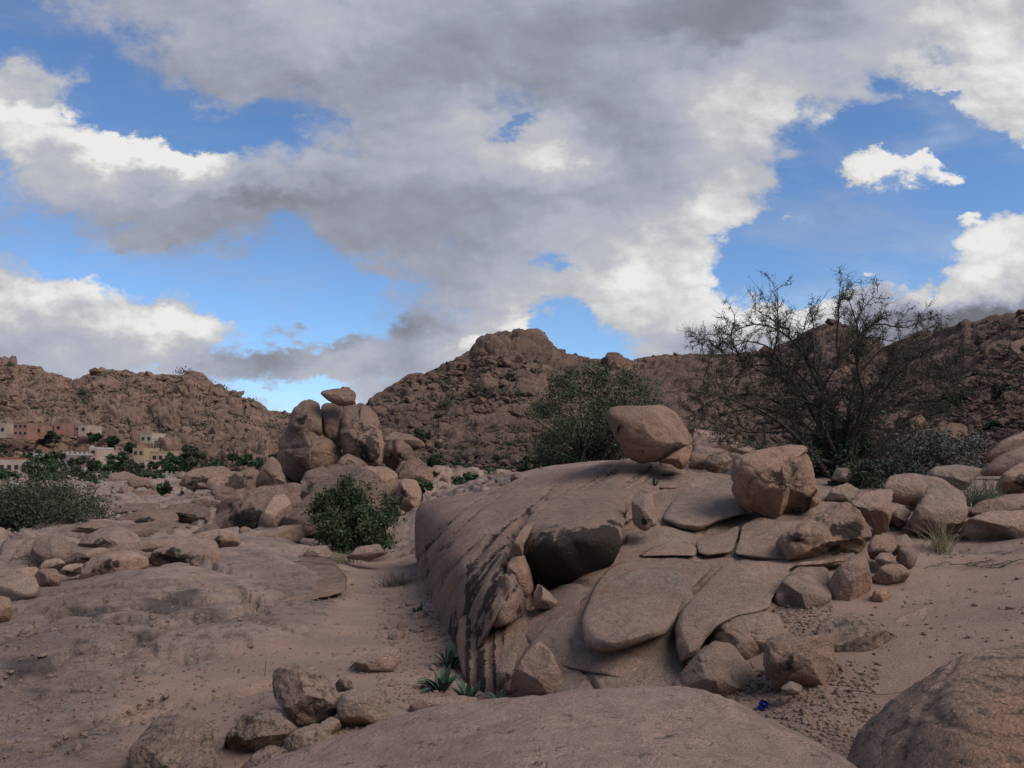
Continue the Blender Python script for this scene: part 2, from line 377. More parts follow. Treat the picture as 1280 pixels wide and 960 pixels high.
M['dry'] = leaf_mat('dry_grass', (.15, .13, .08), (.26, .22, .14))
M['heath'] = leaf_mat('dry_shrub_leaf', (.075, .07, .06), (.15, .14, .12))
def plain(name, c, rough=.85, ns=3.0, amt=.25):
    m, nt, b, P = new_mat(name, rough)
    n = noise(nt, P, ns, 5, .6)
    nt.links.new(mix(nt, 1.0, c, ramp(nt, n, [(.25, 1-amt), (.75, 1+amt)]), 'MULTIPLY'), b.inputs['Base Color']); return m
M['bark'] = plain('bark', (.055, .045, .04), .95, 20, .4)
M['stick'] = plain('dead_stick', (.10, .08, .065), .9, 20, .4)

# ------------------------------------------------------------------ ground
GP = [(0,960,5.3),(150,960,5.2),(300,960,5.0),(450,900,5.7),(520,850,7.0),(600,872,6.6),(540,785,9.6),(500,742,12.3),(512,700,17),(520,660,26),
 (0,850,7.5),(200,850,7.4),(0,785,9.6),(150,765,9.7),(250,745,10.8),(150,735,11.6),(350,722,12.3),(300,695,14.2),(420,755,11.3),(432,722,14.0),(380,800,8.9),
 (0,735,12.8),(50,705,16.5),(200,668,24.5),(350,665,22),(300,640,38),(150,641,40),(200,621,60),(400,604,45),(0,630,60),(100,603,110),(0,600,130),(300,600,100),
 (0,589,230),(200,589,230),(420,592,120),(-300,900,6),(-300,700,16),(-300,620,60),(-300,590,230),
 (1000,930,4.2),(1100,905,4.5),(1200,765,6.4),(1280,705,7.8),(1280,820,5.0),(1150,702,8.4),(1100,742,7.2),(1200,692,8.8),(950,875,5.2),(1000,785,6.4),
 (900,860,5.5),(1060,622,12.5),(1130,600,15.5),(1280,632,11.5),(960,645,10.5),(850,600,14.5),(700,600,17),(620,605,25),(560,622,30),(650,592,60),(560,597,75),
 (850,590,35),(1000,592,34),(1150,592,28),(1280,590,22),(1500,700,8),(1500,820,5),(1500,590,20),(700,850,6.9),(800,850,6.6),(750,740,9.8),(700,690,12)]
gx = [((u-U0)/F*3, math.log(d)) for u, v, d in GP]; gv = [-(v-V0)/F*d for u, v, d in GP]
for u in (-900, -300, 0, 300, 640, 900, 1280, 1700, 2200):
    for d, z in ((1.0, -2.1 if u < 500 else -1.7), (2.5, -2.1 if u < 500 else -1.65), (500, -3.2), (5000, -3.5)):
        gx.append(((u-U0)/F*3, math.log(d))); gv.append(z)
for u, s_ in ((-900, -2.2), (2200, -1.3)):
    for d in (6, 12, 30, 100): gx.append(((u-U0)/F*3, math.log(d))); gv.append(s_)
GT = TPS(gx, gv, 2e-3)
LEDGES = [[(-20,850),(40,835),(95,812),(150,806),(200,785),(262,766),(330,752)], [(85,752),(120,764),(160,770)], [(165,752),(210,757),(245,766)],
          [(0,800),(60,770),(130,745)], [(240,700),(290,712),(340,716)], [(300,735),(335,760)], [(130,905),(210,880),(300,862),(345,855)],
          [(40,940),(120,900),(200,872)], [(200,742),(262,750),(300,745)], [(265,770),(330,745),(400,742),(430,728)], [(60,868),(140,842),(240,822)]]
def seg_dist(u, v, poly, sv=1.0):
    """distance in pixels to a polyline and the signed side"""
    best = np.full(len(u), 1e9); side = np.zeros(len(u))
    for (x0, y0), (x1, y1) in zip(poly[:-1], poly[1:]):
        dx, dy = x1-x0, (y1-y0)*sv; L = dx*dx+dy*dy
        t = np.clip(((u-x0)*dx+(v-y0)*sv*dy)/L, 0, 1)
        ex, ey = u-x0-t*dx, (v-y0)*sv-t*dy; r = np.hypot(ex, ey)
        m = r < best; best = np.where(m, r, best); side = np.where(m, np.sign(dx*ey-dy*ex), side)
    return best, side
def ground_base(th, r):
    a = np.tan(np.clip(th, -1.0, 1.0)); y = r*np.cos(np.clip(th, -1.0, 1.0))
    z = GT(np.stack([a*3, np.log(np.maximum(y, .6))], -1))
    w = smst(np.abs(th), .75, 1.2); return z*(1-w)+w*(-2.0)
def ground_z(x, y, detail=True):
    x = np.atleast_1d(np.asarray(x, float)); y = np.atleast_1d(np.asarray(y, float))
    r = np.hypot(x, y); z = ground_base(np.arctan2(x, y), r)
    P = np.stack([x, y, 0*x], -1)
    z = z+.10*fbm(P*.22, 3, 3)*smst(r, 4, 20)
    if detail:
        rockm = ground_rockmask(x, y)
        z = z+rockm*(.055*fbm(P*.9, 4, 5)+.02*(1-np.abs(fbm(P*np.array([2.2, 3.4, 1])+.6*fbm(P, 2, 8)[:, None], 3, 6))*2))
        nf_ = rockm*(1-smst(r, 16, 22))
        f1, f2, ci = worley(P*np.array([.42, .8, 0])+.45*fbm(P*.5, 4, 45)[:, None]+np.array([0, 0, .61]), 46)
        z = z+nf_*(.13*ci*smst(f2-f1, 0, .06)-.05)
        f1, f2, ci = worley(P*np.array([1.3, 2.3, 0])+.4*fbm(P*1.3, 4, 47)[:, None]+np.array([0, 0, .61]), 48)
        z = z+nf_*(.035*ci*smst(f2-f1, 0, .06))
        z = z+.006*fbm(P*9, 3, 9)
        # stepped sheets of rock in the middle distance
        mid = smst(r, 15, 24)*(1-smst(r, 120, 200))*smst(-x, -1, 3)
        q = (z+.4*fbm(P*.12, 3, 12)+.15*fbm(P*.5, 3, 13)+y*.035)/.42
        z = z+mid*.42*(smst(q-np.floor(q), .65, 1.0)-(q-np.floor(q)))*.9
        z = z+mid*.12*fbm(P*np.array([.9, 1.6, 1]), 4, 14)
        f1, f2, ci = worley(P*np.array([.16, .42, 0])+.5*fbm(P*.3, 3, 15)[:, None]+np.array([0, 0, .37]), 16)
        z = z+mid*(ci**2*.75*smst(f2-f1, 0, .14)-.15)
        f1, f2, ci = worley(P*np.array([.5, 1.1, 0])+.4*fbm(P*.6, 3, 17)[:, None]+np.array([0, 0, .37]), 18)
        z = z+mid*(ci*.30*smst(f2-f1, 0, .12)-.08)
    return z
def ground_rockmask(x, y):
    P = np.stack([x, y, 0*x], -1); z = ground_base(np.arctan2(x, y), np.hypot(x, y))
    yy_ = np.maximum(y, .05); u = U0+F*x/yy_; v = V0-F*z/yy_
    # bare slab on the left, trodden sand on the path and to the right
    m = smst(-(u-(430-(v-740)*.55)), -14, 26)
    sandp = smst(v-(862-.22*(u-60)-22*fbm(P*.9, 3, 21)), -6, 12)*smst(u, 90, 190)
    m = m*(1-.9*sandp)
    return np.where(v < 695, np.where(x < 0, .9, .5), m)
# the sheet
th = np.concatenate([np.linspace(-math.pi, -.78, 26)[:-1], np.linspace(-.78, -.6, 30)[:-1], np.linspace(-.6, .6, 640), np.linspace(.6, .78, 30)[1:], np.linspace(.78, math.pi, 26)[1:-1]])
lr = np.concatenate([np.linspace(math.log(.25), math.log(3.8), 14)[:-1], np.linspace(math.log(3.8), math.log(60), 360), np.linspace(math.log(60), math.log(300), 60)[1:], np.linspace(math.log(300), math.log(9000), 20)[1:]])
TH, LR = np.meshgrid(th, lr); R_ = np.exp(LR).ravel(); TH = TH.ravel()
gxx, gyy = R_*np.sin(TH), R_*np.cos(TH)
gz_ = ground_z(gxx, gyy)
V = np.stack([gxx, gyy, gz_], -1)
front = gyy > 1.0
pu, pv = pix(V); pu = np.where(front, pu, -9999)
rm = ground_rockmask(gxx, gyy)
for i, L in enumerate(LEDGES):
    wob = 3*fbm(np.stack([pu*.03, pv*.05, 0*pu+i], -1), 3, 30)
    dd, sd = seg_dist(pu, pv+wob, L, 1.6)
    V[:, 2] -= np.where(front, .05*np.exp(-(dd/2.6)**2)+np.where(sd > 0, .06*np.exp(-dd/12), 0), 0)
def blobs(u, v, lst):
    s = np.zeros(len(u))
    for (bu, bv, ru, rv, k) in lst:
        q = ((u-bu)/ru)**2+((v-bv)/rv)**2; s = np.maximum(s, k*np.exp(-q*.9))
    return s
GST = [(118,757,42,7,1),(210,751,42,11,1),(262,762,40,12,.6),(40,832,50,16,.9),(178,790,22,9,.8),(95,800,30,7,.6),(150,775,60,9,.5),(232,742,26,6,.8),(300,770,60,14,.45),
       (50,862,26,6,.7),(95,862,22,5,.7),(60,765,60,8,.4),(380,735,40,8,.5),(330,728,40,6,.5)]  # dark patches, several lying over the hollows sunk below
stain_shade = np.where(front, blobs(pu+6*fbm(V*1.3, 3, 40), pv+4*fbm(V*1.6, 3, 41), GST), 0)
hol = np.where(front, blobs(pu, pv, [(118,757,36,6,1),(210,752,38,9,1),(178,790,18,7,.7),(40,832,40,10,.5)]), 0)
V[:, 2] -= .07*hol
nr, nc = len(lr), len(th)
V = np.vstack([V, [[0, 0, float(V[:nc, 2].mean())]]])
ctr = len(V)-1; fan = np.stack([np.full(nc, ctr), (np.arange(nc)+1) % nc, np.arange(nc)], -1)
gme = mesh('ground', V, [grid_faces(nr, nc, True)[:, ::-1], fan[:, ::-1]], {'rock': np.r_[rm, 0], 'stain_shade': np.r_[stain_shade, 0]})
m, nt, b, P = new_mat('ground_slab_and_sand')
rk = attr(nt, 'rock')
big = noise(nt, P, .5, 5, .6)
rc = mix(nt, sstep(nt, big, .35, .65), (.30, .215, .183), (.215, .158, .138))
band = noise(nt, vmth(nt, 'MULTIPLY', P, (1.2, 2.6, 6)), 1.2, 7, .68, .6)
rc = mix(nt, .75, rc, ramp(nt, band, [(.28, (.50, .48, .50)), (.5, (1, 1, 1)), (.72, (1.4, 1.36, 1.3))]), 'MULTIPLY')
dn = noise(nt, P, 3.5, 7, .7)
sf = sstep(nt, mth(nt, 'MULTIPLY', attr(nt, 'stain_shade'), mth(nt, 'ADD', .4, dn)), .25, .65)
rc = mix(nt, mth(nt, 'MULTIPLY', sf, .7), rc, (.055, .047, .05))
rc = mix(nt, mth(nt, 'MULTIPLY', sstep(nt, dn, .55, .64), .55), rc, (.075, .06, .055))
rc = mix(nt, mth(nt, 'MULTIPLY', sstep(nt, noise(nt, vmth(nt, 'ADD', P, (3, 8, 1)), 1.6, 7, .68), .56, .66), .5), rc, (.36, .28, .225))
sb = noise(nt, vmth(nt, 'MULTIPLY', P, (1, 1.7, 1)), .8, 5, .6)
sc = mix(nt, sstep(nt, sb, .35, .65), (.335, .225, .178), (.265, .182, .15))
sc = mix(nt, mth(nt, 'MULTIPLY', sstep(nt, noise(nt, P, 1.1, 4, .6), .55, .7), .5), sc, (.32, .205, .155))
sp = noise(nt, P, 55, 4, .8)
sc = mix(nt, .7, sc, ramp(nt, sp, [(.3, (.45, .45, .45)), (.47, (1, 1, 1)), (.58, (1.05, 1.05, 1.05)), (.72, (1.9, 1.9, 1.85))]), 'MULTIPLY')
rc = mix(nt, .55, rc, ramp(nt, noise(nt, P, 70, 4, .8), [(.3, (.4, .4, .4)), (.48, (1, 1, 1)), (.72, (1.8, 1.8, 1.75))]), 'MULTIPLY')
lim = mth(nt, 'ADD', rk, mth(nt, 'MULTIPLY', mth(nt, 'SUBTRACT', noise(nt, P, 2.2, 6, .65), .5), 1.1))
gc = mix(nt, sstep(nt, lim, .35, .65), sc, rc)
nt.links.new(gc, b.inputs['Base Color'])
h = mth(nt, 'ADD', mth(nt, 'MULTIPLY', band, 1.0), mth(nt, 'MULTIPLY', noise(nt, P, 12, 7, .7), .5))
h = mth(nt, 'ADD', mth(nt, 'MULTIPLY', h, mth(nt, 'MULTIPLY_ADD', rk, .7, .3)), mth(nt, 'MULTIPLY', noise(nt, P, 60, 4, .75), .22))
bp = nt.nodes.new('ShaderNodeBump'); bp.inputs['Distance'].default_value = .11; bp.inputs['Strength'].default_value = 1
nt.links.new(h, bp.inputs['Height']); nt.links.new(bp.outputs[0], b.inputs['Normal'])
M['ground'] = m
tag(link('ground', gme, m), kind='structure')
def hit(u, v, d0=2.0, d1=400):
    """the ground point seen at a pixel"""
    d = np.exp(np.linspace(math.log(d0), math.log(d1), 500)); p = P3(np.full(500, u), np.full(500, v), d)
    z = ground_z(p[:, 0], p[:, 1]); k = np.argmax(p[:, 2] <= z)
    return np.array([p[k, 0], p[k, 1], z[k]])

# ------------------------------------------------------------------ hills
class Hill:
    def __init__(s, sky_, dist, base, power=1.0):
        s.s = np.array(sky_, float); s.d = np.array(dist, float); s.b = np.array(base, float); s.pw = power
    def par(s, u):
        return (np.interp(u, s.s[:, 0], s.s[:, 1]), np.log(np.interp(u, s.d[:, 0], s.d[:, 1])),
                np.interp(u, s.b[:, 0], s.b[:, 1]), np.log(np.interp(u, s.b[:, 0], s.b[:, 2])))
    def at(s, u, v, lift=0.0):
        vs, ld, vb, lb = s.par(u); t = np.clip((vb-v)/(vb-vs), 0, 1)
        return P3(u, v, np.exp(lb+(ld-lb)*t**s.pw)*(1-lift))
    def build(s, name, du, dv, scales, seed, squash=1.0):
        u = np.concatenate([np.arange(s.s[0, 0], min(-40, s.s[-1, 0]), 5.0), np.arange(max(s.s[0, 0], -40), min(1330, s.s[-1, 0]), du), np.arange(1330, s.s[-1, 0]+5, 5.0)]); vs, ld, vb, lb = s.par(u)
        nt_ = int((vb-vs).max()/dv); t = np.linspace(-.30, 1, nt_)
        U, T = np.meshgrid(u, t); tt = np.clip(T, 0, 1)
        Vv = vb+(vs-vb)*T; L = lb+(ld-lb)*np.clip(T, 0, 1)**s.pw+np.minimum(T, 0)*.3
        back = [(.03, 1.0), (.10, 5), (.25, 20), (.5, 60)]
        Us, Vs, Ls = [U], [Vv], [L]
        for a, dz in back:
            Us.append(u[None]); Vs.append((vs+dz)[None]); Ls.append((ld+a)[None])
        U, Vv, L = np.vstack(Us), np.vstack(Vs), np.vstack(Ls); nr = len(U); nc = len(u)
        Q = P3(U.ravel(), Vv.ravel(), np.exp(L).ravel())
        fc = grid_faces(nr, nc)
        N = vnormals(Q, fc); N *= np.sign((N*-Q).sum(1, keepdims=True)+1e-9)
        N = N*.8+np.array([0, -.6, .25]); N /= np.linalg.norm(N, axis=1, keepdims=True)
        disp = np.zeros(len(Q)); cr = np.zeros(len(Q))
        W_ = Q+2.5*np.stack([fbm(Q*.06, 3, seed+k) for k in range(3)], -1)
        disp += 2.0*fbm(Q*.03, 4, seed+9)*np.clip(np.linalg.norm(Q, axis=1)/200, .25, 1)
        far_ = np.clip(np.linalg.norm(Q, axis=1)/150, .35, 3)
        for k, (sc_, am) in enumerate(scales+[(.8, .24), (.38, .10)]):
            c = sc_; am = am*smst(c*F/np.maximum(Q[:, 1], 5), 3, 9)
            if k == 0: am = am*smst(Q[:, 1], 30, 130)
            f1, f2, cid = worley(W_*np.array([1, 1, squash])/c, seed+20+k*7)
            e = smst(f2-f1, 0, .35)
            disp += am*((.35+.9*cid)*np.sqrt(np.clip(1-f1**2*1.25, 0, 1))*(.35+.65*smst(f2-f1, 0, .22)))
            cr += (1-e)*(.8 if k == 0 else .5)
        dip = (Q[:, 2]*1.0+Q[:, 0]*.22+6*fbm(Q*.02, 3, seed+60)+1.5*fbm(Q*.1, 3, seed+61))/3.4
        fr_ = dip-np.floor(dip); disp += 1.5*(smst(fr_, 0, .18)*(1-fr_))*np.clip(fbm(Q*.035, 2, seed+62)*2.5+.35, 0, 1)
        disp += .25*fbm(Q*.9, 3, seed+50)
        disp -= disp.mean()
        fr2 = np.r_[.35+.65*smst(1-t, 0, .10), .25, .15, .1, 0]; fade = np.repeat(fr2, nc)
        Q = Q+N*(disp*fade*np.clip(far_, .6, 1))[:, None]
        me = mesh(name, Q, [fc], {'stain_shade': np.clip(cr*.35, 0, .55)*0})
        return tag(link(name, me, M['hill']), kind='structure')
HL = Hill([(-1500,560),(-1100,500),(-700,452),(-400,455),(-200,435),(-100,440),(0,445),(12,448),(16,444),(20,446),(22,455),(50,458),(54,464),(75,468),(90,475),(100,473),(115,466),(125,462),(140,461),(165,464),(180,470),(200,468),(228,468),(233,463),(240,463),(255,468),(262,478),(268,482),(275,480),(285,490),(292,489),(300,492),(306,502),(310,496),(320,503),(335,514),(355,515),(400,520),(470,530),(560,560)],
          [(-1500,420),(-200,480),(0,480),(200,430),(300,400),(560,330)], [(-1500,590,220),(-200,590,235),(0,590,235),(230,590,235),(350,592,180),(560,596,110)])
HC = Hill([(430,545),(450,520),(458,506),(462,498),(480,488),(500,476),(512,467),(525,466),(530,468),(545,460),(570,448),(590,436),(598,427),(605,423),(620,417),(640,416),(650,412),(662,415),(680,419),(688,433),(700,441),(730,446),(758,452),(762,441),(772,441),(778,447),(792,451),(805,446),(830,443),(870,443),(900,443),(960,437),(985,428),(1010,414),(1030,405),(1045,403),(1062,408),(1075,418),(1090,427),(1110,432),(1130,424),(1150,420),(1180,412),(1200,405),(1206,401),(1215,404),(1240,396),(1262,392),(1280,391),(1320,385),(1500,360),(1700,380),(2200,420),(2800,560)],
          [(430,125),(640,165),(760,190),(900,200),(1000,175),(1045,160),(1090,135),(1150,112),(1280,76),(1650,60),(2800,60)],
          [(430,598,90),(520,603,75),(600,606,62),(800,600,45),(1000,600,38),(1130,592,34),(1280,578,24),(1650,590,20),(2800,590,24)])
HL.build('hill', 1.3, 1.1, [(16, 4.5), (7, 2.6), (3.2, 1.3)], 100, 1.2)
HC.build('hill', 1.3, 1.1, [(9, 1.7), (4.0, 1.0), (1.8, .55)], 200, 1.5)

# ------------------------------------------------------------------ boulder builder
def chaikin(p, it=1, k=.2):
    for _ in range(it):
        q = np.roll(p, -1, 0); p = np.stack([p*(1-k)+q*k, p*k+q*(1-k)], 1).reshape(-1, 2)
    return p
def resample(p, n):
    q = np.vstack([p, p[:1]]); s = np.r_[0, np.cumsum(np.hypot(*np.diff(q, axis=0).T))]
    t = np.linspace(0, s[-1], n, endpoint=False)
    return np.stack([np.interp(t, s, q[:, 0]), np.interp(t, s, q[:, 1])], -1)
_seed = [50]
def rock(label, poly, d, t=None, ctrl=None, p=3.5, fac=.8, top=.35, rec=1.6, mat='tan', back=1.0, cracks=(), stains=(), warm=(),
         rough=1.0, name='boulder', cat='boulder', group=None, parent=None, cen=None, step=None, fn=None, it=1, seed=None, crease=1.0, grow=1.02, nose=None, cuts=None):
    _seed[0] += 1; sd = seed or _seed[0]; rg = np.random.default_rng(sd)
    poly = np.array(poly, float); p0 = chaikin(poly, it, .13)
    hw = (poly[:, 0].max()-poly[:, 0].min())/2; hh = (poly[:, 1].max()-poly[:, 1].min())/2
    per = np.hypot(*np.diff(np.vstack([p0, p0[:1]]), axis=0).T).sum()
    st_ = step or (2.2 if max(hw, hh) < 60 else 3.0)
    n = int(np.clip(per/st_, 28, 420)); p0 = resample(p0, n)
    x, y = p0.T; x2, y2 = np.roll(p0, -1, 0).T; cr = x*y2-x2*y; Ar = cr.sum()/2
    c = np.array([((x+x2)*cr).sum(), ((y+y2)*cr).sum()])/(6*Ar) if cen is None else np.array(cen, float)
    # roughened outline
    ang = np.stack([p0[:, 0]*.045, p0[:, 1]*.045, np.full(n, sd*3.1)], -1)
    p0 = p0+(p0-c)*(.05*rough*fbm(ang, 4, sd))[:, None]
    p0 = c+(p0-c)*grow
    if nose is None: nose = .25 if ctrl is not None and max(hw, hh) < 90 else 0
    down = np.clip((p0[:, 1]-c[1])/hh, 0, 1)**.7
    mid_d = d if ctrl is None else float(np.mean([q[2] for q in ctrl]))
    Wm = 2*min(hw, hh)/F*mid_d
    if t is None: t = .42*Wm
    nf = int(np.clip(min(hw, hh)/(st_*.9), 7, 70)); r = 1-np.linspace(0, 1, nf+1)[:-1]**1.45
    nb = max(5, nf//4); rb = 1-np.linspace(0, 1, nb+1)[1:-1]**1.6
    if ctrl is not None:
        T = TPS([(q[0]/100, q[1]/100) for q in ctrl], [math.log(q[2]) for q in ctrl], 1e-3)
        D0 = lambda q: np.exp(T(q/100))
    else:
        k_ = 6; g = rg.normal(size=(k_, 2)); g /= np.linalg.norm(g, axis=1, keepdims=True); g *= rg.uniform(.35, 1.0, (k_, 1)); cc_ = rg.uniform(-.35, 0, k_)
        g[0] = (rg.uniform(-.1, .1), .12); cc_[0] = 0
        def D0(q):
            a = (q[:, 0]-c[0])/hw; b_ = (q[:, 1]-c[1])/hh
            a = a+.12*fbm(np.stack([a*1.5, b_*1.5, 0*a+sd], -1), 3, sd); 
            e = np.stack([g[i, 0]*a+g[i, 1]*b_+cc_[i] for i in range(k_)]); e = e*fac*t
            tp = (-(b_)-(1-2*top))*hh/F*d*rec
            e = np.vstack([e, (tp+.0*t)[None]]); kk = 14/t
            return d+np.log(np.exp(np.clip(e*kk, -40, 40)).sum(0)/k_)/kk
    rings = [(ri, (1-ri**p)**(1/p) if ri < 1 else 0, 1) for ri in r]+[(0.02, 1, 1)]
    rings = rings[::-1]
    br_ = [(ri, (1-ri**2.2)**(1/2.2), -1) for ri in rb]+[(.02, 1, -1)]
    Qp, Dp, fr = [], [], []
    for ri, h, sgn in rings+br_:
        q = c+(p0-c)*ri; dd = D0(c+(p0-c)*np.minimum(ri, 1-nose*down)[:, None])
        dd = dd+t*(1-h) if sgn > 0 else dd+t+back*Wm*h
        Qp.append(q); Dp.append(dd); fr.append(np.full(n, sgn))
    Qp = np.vstack(Qp); Dp = np.concatenate(Dp); fr = np.concatenate(fr)
    Vv = P3(Qp[:, 0], Qp[:, 1], Dp)
    nr = len(rings)+len(br_)
    fc = grid_faces(nr, n, True)
    if Ar < 0: fc = fc[:, ::-1]
    Vc0 = Vv[:n].mean(0); Vc1 = Vv[-n:].mean(0)
    Vv = np.vstack([Vv, Vc0, Vc1]); i0 = len(Vv)-2
    a = np.arange(n); f0 = np.stack([np.full(n, i0), (a+1) % n, a], -1); f1 = np.stack([np.full(n, i0+1), (nr-1)*n+a, (nr-1)*n+(a+1) % n], -1)
    if Ar < 0: f0 = f0[:, ::-1]; f1 = f1[:, ::-1]
    Nn = vnormals(Vv, fc); Nn[-2] = Nn[:n].mean(0); Nn[-1] = Nn[(nr-1)*n:nr*n].mean(0)
    if (Nn[:n]*Vv[:n]).sum() > 0: Nn = -Nn; fc = fc[:, ::-1]; f0 = f0[:, ::-1]; f1 = f1[:, ::-1]
    sz = Wm
    amp = (.030*fbm(Vv/sz*2.2, 4, sd)+.014*fbm(Vv/sz*7, 4, sd+5)-.012*(1-np.abs(fbm(Vv/sz*3.1, 3, sd+8)))**4)*sz*rough
    amp = amp+rough*.006*fbm(Vv*14, 3, sd+9)*min(1, sz)
    f1_, f2_, ci_ = worley((Vv+.25*sz*np.stack([fbm(Vv/sz*2, 3, sd+20+q_) for q_ in range(3)], -1))/(sz*.62), sd)
    amp = amp+rough*crease*sz*(.045*(ci_-.5)*smst(f2_-f1_, 0, .25)-.022*(1-smst(f2_-f1_, 0, .10)))
    uu, vv = pix(Vv)
    frr = np.r_[fr, 1, -1] > 0
    for ck in cracks:
        pts, wd, dp = ck
        wob = 2.0*fbm(np.stack([uu*.05, vv*.05, 0*uu], -1), 3, sd+3)
        dd, _s = seg_dist(uu+wob, vv+wob, pts); amp = amp-np.where(frr, dp*np.exp(-(dd/wd)**2), 0)
    jw = min(hw, hh)*.45; sA = np.where(frr, blobs(uu+jw*fbm(Vv*3/sz, 4, 60), vv+jw*fbm(Vv*3/sz, 4, 61), stains), 0)  # real stains, plus shade of hollows, gaps and clefts painted dark
    wA = np.where(frr, blobs(uu, vv, warm), 0)
    for pts, wd, dp in cracks:  # tone darkened along each crack line
        dd, _s = seg_dist(uu, vv, pts); sA = np.maximum(sA, np.where(frr, .5*np.exp(-(dd/(wd*.7))**2), 0))
    if fn is not None:
        da, ss, ww = fn(uu, vv, Vv); amp = amp+np.where(frr, da, 0); sA = np.maximum(sA, np.where(frr, ss, 0)); wA = np.maximum(wA, np.where(frr, ww, 0))
    if cuts is None: cuts = 5 if ctrl is None else 0
    if cuts:
        cm = Vv.mean(0); lim = np.abs(Vv-cm).max(0)+1e-6; ray = Vv/np.linalg.norm(Vv, axis=1, keepdims=True)
        for k in range(cuts):
            nn = rg.normal(size=3); nn[1] = -abs(nn[1])-.45; nn[2] += .15; nn /= np.linalg.norm(nn)
            pr = ((Vv-cm)/lim)@nn; h_ = np.quantile(pr[:len(rings)*n], rg.uniform(.70, .90)); den = (ray/lim)@nn
            s_ = np.where((pr > h_) & (den < -.15/lim.max()), (h_-pr)/np.minimum(den, -.15/lim.max()), 0)
            Vv = Vv+ray*np.clip(s_, 0, .5*Wm)[:, None]*.92
        Vv = Vv*(1-.10*Wm/mid_d)
        Nn2 = vnormals(Vv, fc); Nn2[-2:] = Nn[-2:]; Nn = Nn2
    Vv = Vv+Nn*amp[:, None]
    if parent is None:
        loc = np.array([Vv[:, 0].mean(), Vv[:, 1].mean(), Vv[:, 2].min()])
    else: loc = np.array(parent.location)
    me = mesh(name, Vv-loc, [fc, f0, f1], {'stain_shade': sA, 'warm': wA})
    o = link(name, me, M[mat], parent, None if parent is not None else loc)
    if parent is None: tag(o, label, cat, group)
    return o
exec_rocks = True

# ------------------------------------------------------------------ foreground rocks
rock('broad pinkish granite dome filling the bottom edge beneath the camera',
     [(270,975),(360,942),(450,912),(560,884),(640,872),(720,862),(800,858),(860,861),(910,876),(960,903),(1020,935),(1085,968),(1180,1080),(1000,1300),(400,1300),(120,1100)],
     3, t=.22, ctrl=[(800,862,3.25),(640,875,3.2),(450,915,3.0),(300,965,2.75),(1080,968,2.75),(960,905,3.05),(640,960,2.45),(850,960,2.45),(640,1290,1.45),(400,1290,1.5),(1000,1290,1.45),(120,1100,2.0),(1180,1080,2.0)],
     mat='pink', name='granite_dome', cat='rock dome', rough=.35, step=4, back=.35, p=4.5, cen=(680,1000),
     cracks=[([(690,898),(740,905),(800,902),(830,908),(880,905)], 1.6, .012), ([(880,925),(930,940),(985,955)], 1.6, .01)])
rock('rounded speckled dome cut off by the bottom right corner',
     [(1058,945),(1075,915),(1110,880),(1150,850),(1200,821),(1250,807),(1300,803),(1400,830),(1450,1000),(1300,1100),(1080,1080),(1050,985)],
     3, t=.3, ctrl=[(1250,810,3.4),(1100,950,3.0),(1280,960,2.55),(1400,850,3.2),(1200,880,2.95),(1300,1100,2.2),(1080,1080,2.6)],
     mat='speck', name='granite_dome', cat='rock dome', rough=.5, step=3.5, back=.6, p=3, warm=[(1275,930,75,75,1.1)], stains=[(1265,905,30,18,.5)])
rock('dark lichen speckled boulder standing alone at the bottom left', [(157,975),(163,940),(175,915),(195,898),(225,893),(255,900),(266,915),(272,945),(282,985),(265,1020),(170,1020)], 4.75, mat='speck', rough=1.3, p=3.2, fac=.3)
rock('brown boulder with dark undercut between lone speckled boulder and tallest rock of cluster', [(283,935),(288,915),(305,895),(325,886),(345,887),(362,900),(372,912),(355,930),(340,938),(315,950),(298,968),(285,958)], 5.15, mat='speck', rough=1.2, stains=[(290,945,12,20,1)])  # undercut's shade painted dark at the lower left
rock('tallest squarish lichen covered boulder of the lower left cluster', [(339,840),(350,832),(375,828),(395,832),(412,850),(422,868),(425,885),(415,899),(395,905),(375,909),(362,900),(345,880),(340,860)], 5.6, mat='speck', rough=1.3, p=3.4)
rock('grey rounded boulder right of the tallest squarish one', [(420,880),(428,866),(440,861),(460,866),(478,880),(490,897),(470,908),(438,918),(424,906)], 5.45, mat='grey', top=.2, fac=.3, warm=[(435,905,16,10,.6)])
rock('small pale rounded stone touching the foreground dome', [(353,928),(368,911),(395,904),(412,911),(420,925),(400,945),(360,955)], 4.9, mat='speck')
rock('low stone half hidden behind the dome edge at the bottom', [(298,962),(315,942),(340,930),(362,938),(352,965),(320,985),(300,980)], 4.5, mat='speck')
rock('fist sized dark stone behind the grey rounded boulder', [(418,855),(427,846),(440,850),(442,862),(422,866)], 6.2, mat='speck')
rock('small stone wedged under the tallest boulder beside grey one', [(398,905),(412,895),(424,898),(428,915),(410,922),(398,915)], 5.35, mat='grey')
rock('smooth wedge shaped brown rock leaning on the sandy path', [(423,848),(438,832),(458,816),(478,808),(499,810),(500,825),(490,840),(455,842),(430,852)], 7.3, mat='rose', top=.15, fac=.6, rough=.6)
rock('flat log shaped stone lying behind the pink dome', [(511,882),(528,873),(575,869),(598,873),(580,890),(520,898)], 5.9, mat='tan', rough=.6)

